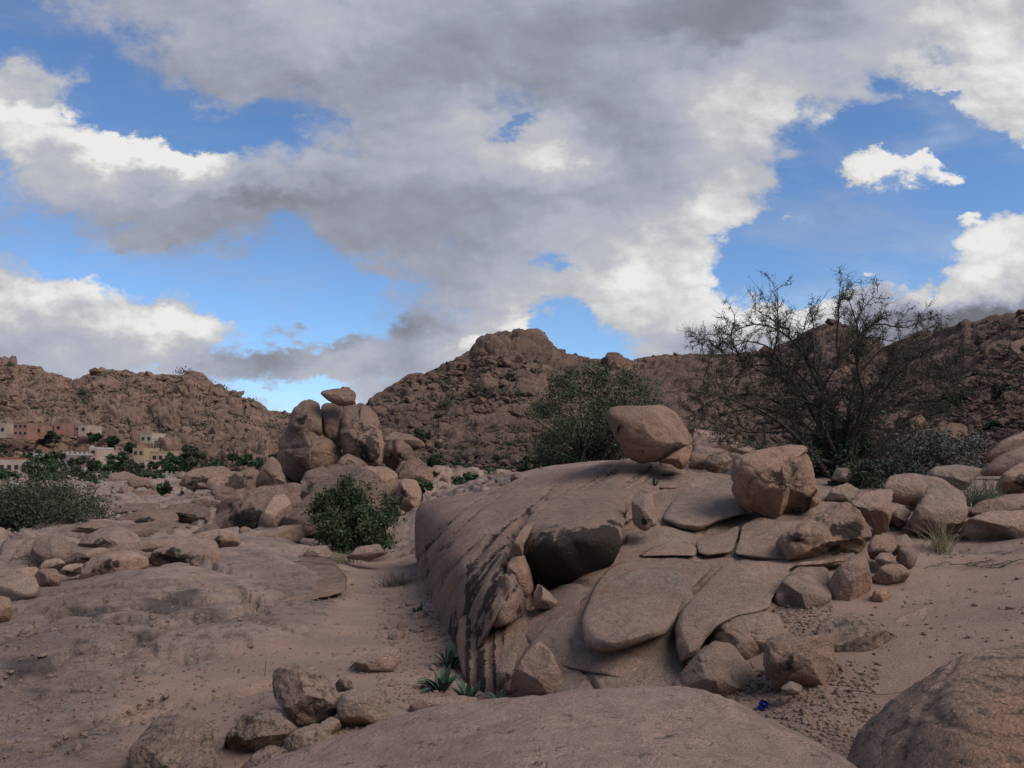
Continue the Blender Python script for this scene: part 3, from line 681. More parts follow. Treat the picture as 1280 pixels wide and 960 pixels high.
# ------------------------------------------------------------------ the central outcrop
OSP = TPS([(u/100, v/100) for u, v, d in [(650,790,7.4),(745,800,6.2),(830,800,6.15),(800,745,7.05),(870,704,8.5),(800,697,8.6),(735,760,6.85),(960,748,7.1),(950,695,8.5),(1000,692,8.5),(920,648,10.2),(1040,640,9.5),(830,655,9.9),(900,600,12.2),(800,605,12.2),(700,700,9.4),(850,840,5.8),(820,578,14),(900,780,6.3)]],
         [math.log(d) for d in (7.4,6.2,6.15,7.05,8.5,8.6,6.85,7.1,8.5,8.5,10.2,9.5,9.9,12.2,12.2,9.4,5.8,14,6.3)], 1e-3)
def slab(label, poly, o_top, o_bot, mat='tan', name='rock_slab', cat='rock slab', **kw):
    pl = np.array(poly, float); v0, v1 = pl[:, 1].min(), pl[:, 1].max(); c = pl.mean(0); cs = []
    for q in list(c+(pl-c)*.93)[::2]+[c]:
        w = (q[1]-v0)/(v1-v0); d = float(np.exp(OSP(q[None]/100))[0]); cs.append((q[0], q[1], d-(o_top*(1-w)+o_bot*w)))
    kw = dict(dict(t=.26, p=5, rough=.35, crease=.35, back=.25, grow=1.0, nose=.2, step=2.2), **kw)
    return rock(label, poly, 8, ctrl=cs, mat=mat, name=name, cat=cat, **kw)
def whale_fn(u, v, P):
    s0 = np.maximum(0, 1-(v-590)/215); Gv = -1.7*215*.5*s0**2
    w = u+Gv
    ln = 1-np.abs(fbm(np.stack([w/15, v/150, 0*u+3], -1), 4, 71))*2.2
    l2 = fbm(np.stack([w/7, v/60, 0*u], -1), 3, 72)
    da = (-.042*np.clip(ln, 0, 1)**4+.010*l2)*(1-.6*smst(v, 690, 760))
    da = da*(1-.85*smst(u, 600, 645)*smst(v, 640, 690))
    low = smst(v, 640, 730)*smst(-u, -650, -590)
    drip = fbm(np.stack([u/7.5, v/140, 0*u+1], -1), 4, 73)
    st_ = np.clip(ln, 0, 1)**3*.68*(.6+.8*np.clip(fbm(np.stack([u/60, v/60, 0*u+9], -1), 3, 75)+.3, 0, 1))+low*smst(drip, .0, .6)*.6
    wm = low*smst(-drip, -.2, .45)*.7
    return da, st_, wm
rock('huge streaked whaleback slab with a steep weathered left wall', [(521,650),(526,630),(555,622),(600,616),(640,603),(690,590),(740,581),(785,574),(835,577),(850,592),(835,640),(800,690),(770,715),(720,740),(672,748),(655,768),(642,778),(625,784),(595,781),(588,800),(582,850),(570,832),(556,800),(540,780),(529,752),(522,700)],
     9, t=.35, ctrl=[(523,640,15.5),(522,700,15.0),(530,745,12.2),(556,800,9.1),(580,850,7.3),(545,700,10.8),(560,740,9.5),(600,780,7.35),(600,700,8.8),(600,650,10.5),(600,618,14),(680,650,9.3),(680,597,13.6),(640,770,7.15),(642,720,7.7),(650,745,7.45),(668,690,9.0),(700,700,9.3),(720,738,9.3),(770,712,9.8),(676,742,8.9),(700,665,9.6),(785,577,13.5),(780,600,11.9),(835,580,13.5),(800,680,10.0),(760,690,9.8)],
     mat='whale', name='rock_outcrop', cat='rock outcrop', rough=.22, step=2.2, back=.8, p=4.5, crease=.3, fn=whale_fn,
     cracks=[([(680,625),(668,640),(655,652),(640,668),(634,690),(632,720),(636,748)], 3.0, .09), ([(660,640),(645,655)], 3, .1)], it=1)
def drip_fn(u, v, P):
    drip = fbm(np.stack([u/6.5, v/120, 0*u+1], -1), 4, 73); m_ = smst(-u, -660, -620)
    return .02*drip, m_*smst(drip, .05, .3)*.9, m_*smst(-drip, -.3, .4)*.5
rock('orange streaked cliff foot below the overhanging lip', [(575,770),(610,765),(660,760),(720,750),(735,775),(690,800),(660,830),(650,870),(640,895),(610,890),(598,872),(575,838),(570,800)],
     7, t=.2, ctrl=[(580,780,7.9),(598,868,6.75),(620,885,6.5),(600,800,7.35),(640,800,7.1),(700,770,7.5),(660,840,6.5)], mat='warm', name='cliff', cat='cliff', rough=.3, fn=drip_fn, p=4, step=2.5)
rock('main fractured bedrock body that carries the loose slabs', [(655,790),(650,740),(700,700),(770,640),(800,598),(900,592),(1000,620),(1050,650),(1060,690),(1000,735),(960,765),(900,790),(860,830),(800,850),(700,830)],
     8, t=.12, ctrl=[(655,780,7.5),(745,800,6.25),(830,800,6.25),(800,745,7.15),(870,704,8.6),(800,697,8.7),(735,760,6.9),(960,748,7.15),(950,695,8.65),(1000,692,8.9),(920,648,10.6),(1040,640,10.6),(1050,690,8.8),(980,640,10.6),(830,655,10.0),(900,600,12.2),(800,605,12.2),(700,700,9.6),(850,840,5.9)],
     mat='tan', name='rock_outcrop', cat='rock outcrop', rough=.35, p=5, step=3, crease=1.5, back=.3, nose=0)
rock('smooth grey slab dipping toward the pink foreground dome', [(634,880),(645,835),(665,805),(690,778),(730,748),(790,712),(850,715),(872,760),(866,830),(860,900),(640,905)],
     6, t=.15, ctrl=[(640,885,6.2),(740,880,5.5),(855,880,5.2),(700,785,6.75),(760,740,7.2),(850,790,6.4),(850,720,7.3),(700,840,6.05)], mat='grey', name='rock_slab', cat='rock slab', rough=.25, p=5, step=2.6,
     cracks=[([(713,800),(722,822),(735,842),(748,866)], 2.2, .05), ([(690,800),(655,830),(640,860)], 1.6, .02), ([(660,765),(700,775),(750,745)], 1.5, .015)], stains=[(720,745,40,10,.5), (700,800,8,14,.35)])  # wide dark patch paints the shadow below the black faced block
rock('triangular tan facet stone leaning on the smooth grey slab', [(634,882),(645,838),(660,812),(674,800),(692,816),(706,850),(714,885)], 5.95, t=.12, mat='tan', name='rock_slab', cat='rock slab', rough=.4, top=.1, fac=.3, back=.3)
rock('dark upright shadowed stone in the gap beside the triangular facet stone', [(621,845),(625,828),(640,812),(648,818),(640,845),(636,868),(622,866)], 6.35, t=.08, mat='grey', rough=.4, name='stone', cat='stone')
rock('big block with a black front face under a pink top', [(655,672),(657,650),(675,628),(710,615),(760,609),(796,612),(788,628),(779,660),(776,685),(766,706),(742,726),(720,741),(690,747),(670,727),(661,714),(654,692)],
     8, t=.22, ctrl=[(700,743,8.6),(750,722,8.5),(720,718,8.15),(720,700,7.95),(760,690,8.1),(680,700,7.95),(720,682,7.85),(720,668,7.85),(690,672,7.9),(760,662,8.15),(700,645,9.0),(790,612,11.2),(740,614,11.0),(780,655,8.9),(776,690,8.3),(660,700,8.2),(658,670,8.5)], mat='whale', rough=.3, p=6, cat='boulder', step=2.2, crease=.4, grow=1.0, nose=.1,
     stains=[(718,706,60,34,2.4),(765,680,16,22,2),(690,722,34,26,2.0),(752,698,36,28,2.2),(781,668,9,36,1.1),(700,690,30,12,.8)], warm=[(661,705,6,26,.9)])  # varnished front blackened further for overhang shade; right cleft's shade painted too
rock('upper of two tan blocks squeezed left of the black faced block', [(636,694),(642,676),(655,657),(668,652),(662,668),(655,680),(653,696),(640,704)], 8.0, t=.12, mat='tan', rough=.6, name='stone', cat='stone')
rock('lower orange block squeezed left of the black faced block', [(633,706),(640,698),(654,693),(663,712),(668,736),(656,748),(634,741)], 7.75, t=.14, mat='warm', rough=.6, p=4, name='stone', cat='stone')
rock('small pale wedge stone under the black faced block', [(667,742),(672,729),(684,737),(699,753),(690,762),(668,761)], 7.4, t=.1, mat='tan', rough=.6, name='stone', cat='stone')
rock('upright pale block right of the black faced block', [(789,628),(797,617),(815,617),(821,640),(822,655),(805,664),(791,655)], 9.1, t=.14, mat='tan', p=4, rough=.7, stains=[(806,653,8,6,.7)])
rock('grey slab in the hollow behind the upright pale block', [(776,698),(785,666),(830,657),(868,665),(862,688),(800,702)], 9.0, t=.1, ctrl=[(780,695,8.9),(830,690,8.8),(830,660,9.8),(865,668,9.7)], mat='grey', rough=.5, name='rock_slab', cat='rock slab')
slab('grey sloping slab directly left of the square pitted boulder', [(826,650),(838,630),(858,606),(900,598),(922,600),(926,632),(936,641),(902,651),(873,664),(850,661)], .05, .25, mat='grey', stains=[(880,628,20,6,.4)])

slab('pointed low sheet at the left foot of the balanced boulder', [(748,606),(768,591),(800,589),(821,604),(812,611),(780,609)], .1, .15, t=.12)

slab('curved sheet carrying the balanced boulder', [(772,590),(796,578),(828,577),(856,586),(860,593),(842,594),(815,592)], .1, .2, t=.12, mat='rose')

slab('small pale sheet below the right side of the balanced boulder', [(820,611),(838,596),(858,586),(880,594),(868,604),(842,612)], .1, .15, t=.12)

be = empty('balanced_boulder', tuple(P3(825, 584, 12.3)), 'egg shaped tan boulder balanced on the outcrop, split by a diagonal crack', 'boulder')
rock('', [(759,517),(764,510),(782,508),(804,507),(831,508),(844,516),(854,528),(860,540),(866,552),(842,564),(823,577),(802,579),(782,571),(778,560),(769,548),(763,533)], 12.1, t=.5, mat='warm', parent=be, name='main_piece', cuts=2, rough=.6, p=3.6, top=.25, fac=.9, crease=.3, stains=[(772,530,7,7,.8),(800,560,14,4,.5)], warm=[(790,550,24,18,1),(815,572,22,8,1)], seed=771)
rock('', [(822,578),(841,566),(866,553),(865,564),(860,579),(853,587),(848,586),(838,580)], 12.2, t=.4, mat='warm', parent=be, name='split_piece', rough=.5, top=.0, warm=[(848,572,30,20,1)])
slab('large smooth leaf shaped slab in the middle of the outcrop', [(727,790),(726,775),(740,740),(750,720),(772,703),(805,696),(850,697),(884,704),(889,711),(870,731),(852,754),(844,775),(832,793),(805,803),(772,814),(750,816),(732,806)], .10, .55, stains=[(800,722,40,8,.25)])

slab('long curved slab right of the leaf shaped slab', [(843,810),(842,785),(851,765),(866,745),(888,722),(906,706),(950,701),(988,704),(995,714),(981,731),(966,748),(962,760),(945,766),(920,771),(895,786),(877,806),(866,824),(850,829)], .08, .52, warm=[(870,800,20,14,.4)])

slab('smaller flat sheet behind the leaf shaped slab, left of a fine crack', [(870,676),(900,667),(924,656),(922,672),(914,691),(885,695),(872,692)], .03, .05, t=.06)
slab('larger flat sheet between the square boulder and the long curved slab', [(927,656),(950,646),(972,651),(977,670),(982,688),(994,702),(950,699),(917,693),(924,674)], .03, .06, t=.06)

slab('narrow curved ledge above the leaf shaped slab', [(797,696),(812,686),(835,678),(862,677),(871,684),(871,695),(835,695)], .05, .12, t=.1)

rock('big square boulder with dark pitted front beneath the thorn tree', [(915,592),(919,573),(950,562),(985,557),(1007,557),(1013,578),(1020,610),(1023,628),(1000,643),(970,651),(945,641),(925,630),(917,612)], 9.8, t=.4, mat='warm', rough=.8, cuts=2, p=4, top=.22, step=1.8,
     stains=[(980,598,26,20,.62),(1000,640,20,6,.6),(990,585,12,8,.5)], warm=[(930,615,12,24,.7),(1015,610,8,30,.7)], cracks=[([(938,600),(960,590),(990,575),(1010,566)], 2.2, .03), ([(936,602),(935,625)], 2, .03)])
rock('rough rust and black mottled boulder in front of the square one', [(972,682),(978,666),(1000,652),(1040,631),(1060,626),(1078,640),(1087,660),(1086,678),(1070,692),(1040,702),(1000,707),(980,702)], 8.2, t=.35, mat='warm', rough=1.6, stains=[(990,680,14,14,.7),(1058,660,16,16,1),(1030,650,30,7,.6),(1040,690,26,8,.7)], warm=[(1015,688,24,16,.8)])
rock('angular block leaning behind the rust and black mottled boulder', [(1060,628),(1084,615),(1117,611),(1114,640),(1109,666),(1096,668),(1084,655),(1074,640)], 9, t=.25, mat='rose', p=4, warm=[(1105,650,8,16,.8)])
rock('low brick shaped block with a pale flat top, left of a pair', [(967,750),(971,738),(984,720),(996,709),(1034,708),(1037,728),(1040,748),(1032,759),(1003,769),(973,769)], 6.85, t=.22, mat='tan', p=6, top=.55, rec=2.2, fac=.3, cuts=2, rough=.6, stains=[(1000,762,26,6,.5)])

rock('taller faceted block, right of the brick shaped one', [(1034,732),(1043,714),(1056,700),(1070,692),(1085,698),(1090,730),(1082,752),(1052,760),(1037,753)], 6.95, t=.25, mat='warm', p=4, top=.3, rough=.7)
rock('small round topped stone right under the mottled boulder', [(1083,684),(1092,669),(1117,667),(1121,684),(1110,699),(1088,700)], 7.9, mat='warm', name='stone', cat='stone')
rock('orange stone with a light edge on the sand slope', [(1088,724),(1103,706),(1125,704),(1139,715),(1131,728),(1100,732)], 7.4, mat='warm', name='stone', cat='stone')
rock('small stone leaning beside the orange stone on the slope', [(1119,700),(1124,684),(1138,680),(1148,692),(1143,708),(1130,714)], 7.9, mat='tan', name='stone', cat='stone')
rock('arched boulder tucked against the end of the long curved slab', [(880,815),(893,786),(920,770),(955,765),(975,771),(983,797),(970,808),(950,815),(935,832),(905,830)], 6.0, t=.3, mat='tan', top=.5, rough=.8, stains=[(950,795,22,14,.45)])
rock('lowest arched boulder, above the right end of the pink dome', [(836,872),(850,840),(870,815),(895,802),(915,804),(932,825),(949,845),(942,862),(905,880),(860,885)], 5.3, t=.28, mat='tan', top=.45, rough=.8, stains=[(915,850,22,14,.3)])
rock('square brown block standing on gravel beside a blue scrap', [(960,802),(975,792),(1020,795),(1039,792),(1042,815),(1049,840),(1041,856),(1000,864),(970,861),(957,840)], 5.1, t=.2, mat='warm', cuts=2, p=4.5, top=.12, rough=1.1, stains=[(985,830,20,20,.5),(1020,835,14,18,.4)])
rock('wide low boulder behind the square brown block', [(1018,792),(1035,775),(1060,766),(1085,770),(1105,785),(1130,802),(1125,815),(1090,822),(1065,830),(1042,818),(1025,804)], 5.8, mat='speck', rough=.9, top=.4)
rock('sand coloured hump of rock rising from the slope', [(1100,790),(1125,770),(1160,756),(1176,772),(1165,792),(1130,800)], 6.3, mat='tan', rough=.7, top=.6, t=.1)
rock('small flat grey stone at the foot of the square brown block', [(974,860),(988,850),(1004,858),(1000,868),(982,870)], 4.9, mat='grey', name='stone', cat='stone')

# ------------------------------------------------------------------ right hand group
rock('low block filling the gap above the orange stone on the slope', [(1108,690),(1116,672),(1132,668),(1142,678),(1136,692),(1120,698)], 8.5, mat='rose')
rock('dark low stone under the long smooth boulder at the right', [(1098,650),(1106,632),(1128,630),(1140,640),(1130,656),(1110,660)], 9.9, mat='rose')
rock('half buried pale stone beside the foot of the flat topped boulder', [(1092,700),(1100,690),(1116,692),(1118,706),(1104,712)], 7.75, mat='tan', name='stone', cat='stone')
rock('flat half buried slab between brick shaped pair and mottled boulder', [(985,712),(1000,702),(1040,700),(1070,690),(1060,704),(1030,712)], 7.8, mat='tan', t=.1, name='rock_slab', cat='rock slab')
rock('small rust coloured stone right of the taller faceted block', [(1088,752),(1092,738),(1106,734),(1114,744),(1108,754)], 6.9, mat='warm', name='stone', cat='stone')
rock('long smooth boulder behind the dry grass boulder', [(1101,612),(1113,594),(1140,591),(1175,597),(1192,608),(1182,622),(1150,634),(1115,628)], 11, mat='rose', rough=.6, p=3.2)
rock('flat topped angular boulder with dry grass growing at its foot', [(1134,652),(1148,628),(1161,609),(1190,606),(1207,619),(1211,640),(1202,667),(1188,676),(1160,677),(1140,667)], 9.3, mat='rose', rough=.8, p=4, top=.42, rec=2.0)
rock('long pale boulder cut by the right edge above the sand', [(1199,668),(1209,650),(1235,640),(1280,637),(1330,640),(1345,665),(1300,688),(1240,683),(1210,682)], 9, mat='tan', rough=.6, top=.3)
rock('pale flat rock behind the long boulder at the right edge', [(1206,642),(1225,626),(1260,617),(1320,616),(1335,640),(1250,650)], 10.4, mat='tan', rough=.5, top=.5, t=.3)
rock('orange rounded rock on the right edge under slanting slabs', [(1242,612),(1254,591),(1280,576),(1315,568),(1330,600),(1290,620),(1255,620)], 12, mat='warm', rough=.7, stains=[(1280,604,16,10,.8)])
rock('lower slanting slab rising out at the right edge', [(1222,594),(1248,570),(1290,552),(1340,535),(1345,580),(1270,596)], 15, mat='rose', rough=.5, t=.4, p=4, name='rock_slab', cat='rock slab')
rock('upper slanting slab rising out at the right edge', [(1222,578),(1248,553),(1300,530),(1345,520),(1340,545),(1262,572)], 18, mat='rose', rough=.5, t=.4, p=4, name='rock_slab', cat='rock slab')
rock('grey stone behind the rush tuft and long smooth boulder', [(1153,598),(1168,583),(1200,580),(1228,586),(1216,602),(1206,614),(1180,610)], 12.5, mat='grey', rough=.6)
rock('grey stone in the shade under the thorn tree', [(1028,628),(1040,609),(1060,603),(1075,613),(1066,628)], 11.6, mat='grey', name='stone', cat='stone')
rock('smaller grey stone deeper in the shade of the thorn tree', [(1038,600),(1045,585),(1060,584),(1068,594),(1060,604)], 13.5, mat='grey', name='stone', cat='stone')
rock('dark stone in the gap left of the dry grass boulder', [(1112,648),(1120,636),(1134,638),(1136,652),(1124,662)], 9.6, mat='grey', name='stone', cat='stone')
rock('flat reddish shelf behind the balanced boulder', [(862,556),(868,535),(895,540),(925,552),(950,562),(930,575),(885,570)], 22, mat='rose', t=.5, rough=.6, name='rock_slab', cat='rock slab', p=4)
rock('low reddish shelf between the shelf and square boulder', [(862,572),(870,556),(905,562),(940,572),(930,585),(885,588)], 17, mat='rose', t=.4, rough=.6, name='rock_slab', cat='rock slab', p=4)
rock('small reddish stone right of the balanced boulder', [(860,585),(865,568),(882,566),(890,578),(880,588)], 14, mat='warm', name='stone', cat='stone')
rock('lichen dotted round stone in front of the low reddish shelf', [(878,584),(885,568),(905,563),(918,575),(912,590),(890,594)], 13.5, mat='speck', name='stone', cat='stone')

# ------------------------------------------------------------------ left hand row of boulders
rock('leaning brown boulder left of the rounded one under the grey tree', [(11,704),(24,682),(38,668),(48,685),(46,706),(22,715)], 15.8, mat='speck')
rock('rounded boulder under the grey green tree', [(35,703),(42,676),(60,665),(80,671),(91,688),(89,703),(62,710),(38,712)], 15.2, mat='tan', rough=.7)
rock('broad brown boulder behind the row, right of the rounded one', [(89,692),(104,671),(125,660),(150,657),(172,667),(180,686),(150,693),(110,695)], 16.6, mat='rose', rough=.7, stains=[(130,678,20,5,.7)])
rock('thin flat boulder between the rounded one and the long dark one', [(76,703),(94,689),(130,683),(142,691),(118,704),(90,709)], 14.6, mat='tan', stains=[(105,699,18,4,.9)])
rock('long dark patched boulder propped on the bare slab', [(99,724),(103,708),(115,697),(140,690),(168,689),(184,697),(187,708),(165,717),(132,726),(106,736)], 13, mat='tan', rough=.6, p=3, stains=[(135,708,26,9,.75)], warm=[(175,705,10,10,.7)])
rock('orange rounded end showing behind the long dark patched boulder', [(152,692),(168,685),(184,691),(191,703),(183,709),(162,702)], 13.7, mat='warm')
rock('dark topped boulder with an orange right end on the slab', [(186,703),(192,688),(215,682),(250,680),(275,688),(285,705),(272,714),(232,713),(197,709)], 13.4, mat='tan', rough=.6, p=3, stains=[(225,697,34,10,.95)], warm=[(270,702,14,12,1)])
rock('very long low boulder lying behind the front pair', [(118,693),(150,680),(190,675),(240,671),(268,674),(273,688),(232,688),(190,690),(150,694)], 15, mat='tan', rough=.6)
rock('overhanging boulder with an orange nose at the right end', [(214,674),(258,664),(285,660),(298,669),(301,680),(291,690),(275,691),(262,680),(236,676)], 15.6, mat='tan', rough=.6, stains=[(268,676,14,6,.8)], warm=[(290,680,12,10,1)])
rock('grey brown boulder at the left edge, in front of the square orange one', [(-15,745),(-5,722),(20,716),(42,719),(51,735),(46,747),(20,754),(-10,760)], 11, mat='grey', rough=.6, p=3.2)
rock('square orange boulder behind the grey brown edge boulder', [(41,723),(49,711),(70,710),(77,722),(74,736),(56,740),(48,732)], 12, mat='tan', rough=.6, warm=[(66,725,14,14,.5)])
rock('flat pale boulder at the left edge behind the grey brown one', [(-5,722),(20,711),(45,708),(52,717),(22,725)], 12.4, mat='tan')
rock('yellowish boulder cut off by the left edge', [(-30,782),(-25,751),(0,744),(13,747),(17,764),(10,780),(-10,788)], 9.8, mat='tan', rough=.6, warm=[(5,765,14,16,.5)])
rock('small pale rounded stone behind the square orange boulder', [(47,712),(56,700),(74,697),(83,704),(80,714),(62,716)], 13.6, mat='tan', name='stone', cat='stone')
rock('flat stone bridging a dark gap left of the long dark patched one', [(72,716),(82,706),(104,704),(106,714),(90,722)], 13.5, mat='tan', name='stone', cat='stone', stains=[(90,716,12,3,.8)])  # shade of the gap painted as a dark band
rock('dark hollowed boulder left of the green shrub', [(267,656),(274,628),(300,612),(340,606),(377,604),(374,625),(358,662),(330,680),(300,674),(284,668),(269,664)], 22, mat='dist', rough=.8, stains=[(310,645,26,18,.95),(330,660,14,14,.9)], top=.3)  # the recess is only colour: dark patches paint its shade
rock('fin of rock standing against the dark hollowed boulder', [(314,676),(324,648),(340,622),(356,618),(366,632),(362,655),(340,670),(322,680)], 21.2, mat='tan', rough=.6, fac=.7)
rock('pale tongue shaped boulder in front of the fin of rock', [(299,692),(318,671),(350,657),(378,655),(383,668),(370,681),(335,691)], 18, mat='tan', rough=.6, warm=[(360,668,20,8,.5)])
rock('low flat slab between the tongue shaped boulder and the shrub', [(310,696),(340,684),(380,680),(400,688),(395,700),(340,702)], 16, mat='grey', rough=.5, t=.3, top=.6, name='rock_slab', cat='rock slab')
rock('sloping rock face at the left side of the green shrub', [(332,672),(358,642),(385,618),(406,611),(425,640),(432,672),(400,684),(360,672)], 21, mat='dist', rough=.7)
rock('long domed rock behind the green shrub', [(375,614),(380,591),(400,584),(440,581),(466,588),(486,606),(496,640),(490,665),(430,665),(380,640)], 27, mat='dist', rough=.6, top=.25, stains=[(386,600,8,8,.9)])
rock('rock shoulder with pale streaks right of the domed rock', [(446,588),(455,583),(482,584),(496,592),(499,620),(498,655),(485,650),(478,612)], 28, mat='warm', rough=.7)
rock('upright orange rock with a dark cleft beside the path', [(496,606),(504,598),(522,600),(528,615),(524,638),(508,641),(497,634)], 27, mat='warm', rough=.8, stains=[(503,622,4,16,1)], p=4)  # cleft drawn by painting its shade as a narrow dark strip
rock('flat grey boulder at the bottom left of the shrub', [(379,694),(388,682),(408,681),(417,694),(402,703),(386,701)], 15, mat='grey')
rock('low reddish rock under the right side of the shrub', [(432,698),(448,683),(474,679),(483,692),(462,702)], 15.6, mat='rose')
rock('flat pale stepping stone on the path before the dry shrub', [(435,746),(444,738),(490,735),(509,740),(506,749),(470,754),(442,753)], 12.2, mat='rose', rough=.5, top=.6, t=.15, name='stone', cat='stone')
rock('raised rim of bare slab ending above the path', [(268,752),(285,722),(318,709),(370,702),(418,706),(433,722),(430,740),(385,752),(330,760),(285,760)], 12, t=.10, ctrl=[(270,752,10.7),(385,750,11.1),(430,738,11.8),(400,705,13.9),(300,716,12.8)], mat='dist', rough=.5, name='rock_slab', cat='rock slab', p=5, cracks=[([(300,728),(335,722),(400,722)],1.6,.03)], back=.15, stains=[(350,735,30,8,.4)])
rock('smooth curved sheet above the rim of bare slab', [(262,716),(290,700),(340,693),(400,694),(425,704),(400,712),(340,716),(300,722)], 14, t=.10, ctrl=[(265,716,12.8),(400,712,13.4),(340,694,15.1),(400,696,15.0)], mat='dist', rough=.5, name='rock_slab', cat='rock slab', p=5, back=.15)

for lab_, pl_, d_, st2 in (('low broad slab just behind the row of boulders', [(128,670),(150,656),(200,650),(240,655),(237,667),(180,674)], 22, 0),
    ('dark arched slab on the flats beyond the row of boulders', [(138,652),(165,640),(195,636),(222,641),(225,652),(185,657)], 30, 1),
    ('humped slab left of the dark hollowed boulder', [(195,644),(215,630),(245,629),(264,640),(258,652),(225,654)], 32, 1),
    ('long thin slab on the flats right of the grey tree', [(122,642),(155,629),(200,629),(196,640),(150,647)], 38, 0),
    ('tilted slab under the isolated small bush', [(203,630),(235,616),(275,617),(274,632),(235,637)], 45, 1),
    ('pale flat sheet near the village trees', [(118,624),(155,612),(207,614),(203,625),(150,630)], 62, 0),
    ('slab touching the left foot of the dark hollowed boulder', [(238,667),(258,655),(272,655),(276,666),(262,671)], 21, 0),
    ('wide low sheet in front of the grey tree', [(85,664),(110,652),(140,650),(150,660),(120,668)], 24, 0)):
    rock(lab_, pl_, d_, mat='dist', t=.5, top=.65, rec=3, rough=.9, cuts=2, name='rock_slab', cat='rock slab', stains=[((pl_[0][0]+pl_[3][0])/2, pl_[0][1], 20, 5, .9)] if st2 else ())  # some slabs get a dark patch across the foot
# ------------------------------------------------------------------ the perched rock stack
D = 42
rock('rounded left peak of the rock stack', [(360,535),(366,512),(378,500),(388,499),(399,504),(403,522),(404,545),(380,548)], D+1, mat='dist', rough=.7, stains=[(378,522,12,9,.8)])
rock('largest bell shaped boulder of the rock stack', [(347,578),(350,548),(360,533),(385,524),(405,537),(420,556),(433,578),(428,596),(395,603),(365,604),(352,594)], D, mat='dist', rough=.8, cracks=[([(386,530),(394,560),(388,602)],1.4,.16),([(350,562),(380,556),(425,566)],1.3,.12)], stains=[(375,545,24,12,.5)], warm=[(412,575,14,18,.7)])
rock('upright column in the middle of the rock stack', [(399,560),(397,520),(404,505),(427,502),(430,530),(428,562),(414,565)], D+2, mat='dist', rough=.6, p=4)
rock('arching right shoulder of the rock stack under the cap', [(426,556),(426,507),(448,503),(467,511),(476,530),(480,556),(479,584),(466,586),(445,578),(430,566)], D+1, mat='dist', rough=.8, p=4.5, cracks=[([(447,503),(450,530),(440,560)],1.4,.16),([(430,527),(455,522),(478,535)],1.3,.12)], warm=[(474,555,5,26,.8)], stains=[(455,535,20,9,.6)])
rock('dark rounded stone nested under the arching shoulder', [(445,562),(449,544),(461,537),(473,542),(476,568),(468,580),(452,577)], D-1, mat='dist', rough=.5, stains=[(462,560,20,24,.9)])
rock('boat shaped flat capstone perched on top of the rock stack', [(400,492),(404,488),(422,485),(440,487),(445,492),(443,506),(426,508),(412,502)], D+1, mat='dist', rough=.5, p=3, top=.2)
rock('little stone sitting on the capstone', [(424,487),(428,483),(437,484),(439,488),(430,490)], D+2, mat='dist', name='stone', cat='stone')
rock('grey boulder at the foot of the bell shaped boulder', [(412,598),(424,574),(435,566),(450,574),(465,585),(445,595),(425,598)], D-2, mat='dist', rough=.7, stains=[(438,582,20,10,.5)])
rock('broken rocks heap left of the bell shaped boulder', [(318,606),(325,585),(338,570),(348,575),(358,600),(362,614),(335,616)], D-4, mat='dist', rough=1.4)
rock('dark shaded ledge boulder near the village trees', [(222,606),(235,590),(262,582),(285,584),(300,600),(290,614),(245,616)], 60, mat='dist', rough=1.2, stains=[(255,602,30,8,.8)])
rock('dark ledge boulder left of the heap of broken rocks', [(280,612),(290,592),(315,584),(330,592),(335,608),(315,618)], 52, mat='dist', rough=1.2, stains=[(310,600,18,8,.7)])
rock('rounded pale hump behind the village bushes', [(133,606),(140,593),(158,589),(170,594),(172,606),(150,610)], 90, mat='dist', rough=1)
rock('slanting dark boulder right of the stack', [(478,575),(486,552),(500,548),(515,560),(520,580),(505,592),(485,590)], D+3, mat='dist', rough=1.1, stains=[(495,572,16,12,.6)])
rock('lower slanting boulder between the stack and the valley', [(495,600),(505,578),(520,570),(538,585),(545,602),(520,608)], D, mat='dist', rough=1.1)
rock('tilted pale slab on the slope right of the stack', [(478,552),(490,540),(510,542),(530,552),(533,560),(505,556)], D+14, mat='dist', rough=.9)
rock('boulder with a red hollow on the central slope', [(602,570),(606,560),(620,556),(630,562),(632,574),(616,576)], 100, mat='hillw', rough=.8, stains=[(616,571,9,4,.9)])  # shade of the hollow painted as a dark patch near the foot
rock('dark cube shaped boulder on the lower central slope', [(542,559),(543,550),(553,548),(554,558),(549,562)], 80, mat='dist', stains=[(549,556,8,6,1)])
rock('pale ledge boulder high on the lower central slope', [(628,545),(632,532),(650,526),(668,532),(672,544),(650,548)], 120, mat='dist', rough=1)
rock('red cave mouthed boulder on the right slope', [(1228,445),(1232,432),(1250,425),(1275,428),(1300,440),(1300,470),(1262,478),(1240,470)], 62, mat='hillw', rough=1.2, stains=[(1246,442,12,10,1)])  # dark patch paints the shade inside the cave mouth
rock('tall orange buttress at the right edge slope', [(1262,460),(1262,430),(1285,420),(1320,430),(1320,490),(1270,488)], 56, mat='hillw', rough=1.2)
rock('smooth brown hump low on the right slope', [(1140,552),(1150,536),(1175,528),(1205,530),(1215,548),(1180,560),(1150,562)], 34, mat='hillw', rough=1, warm=[(1175,545,20,10,.4)])
rock('dark caverned boulder behind the thorn tree', [(1104,540),(1108,522),(1125,512),(1150,516),(1160,530),(1150,548),(1120,550)], 36, mat='hillw', rough=1.4, stains=[(1130,532,20,12,.9)])  # cavern has no depth, its shade is painted on the face

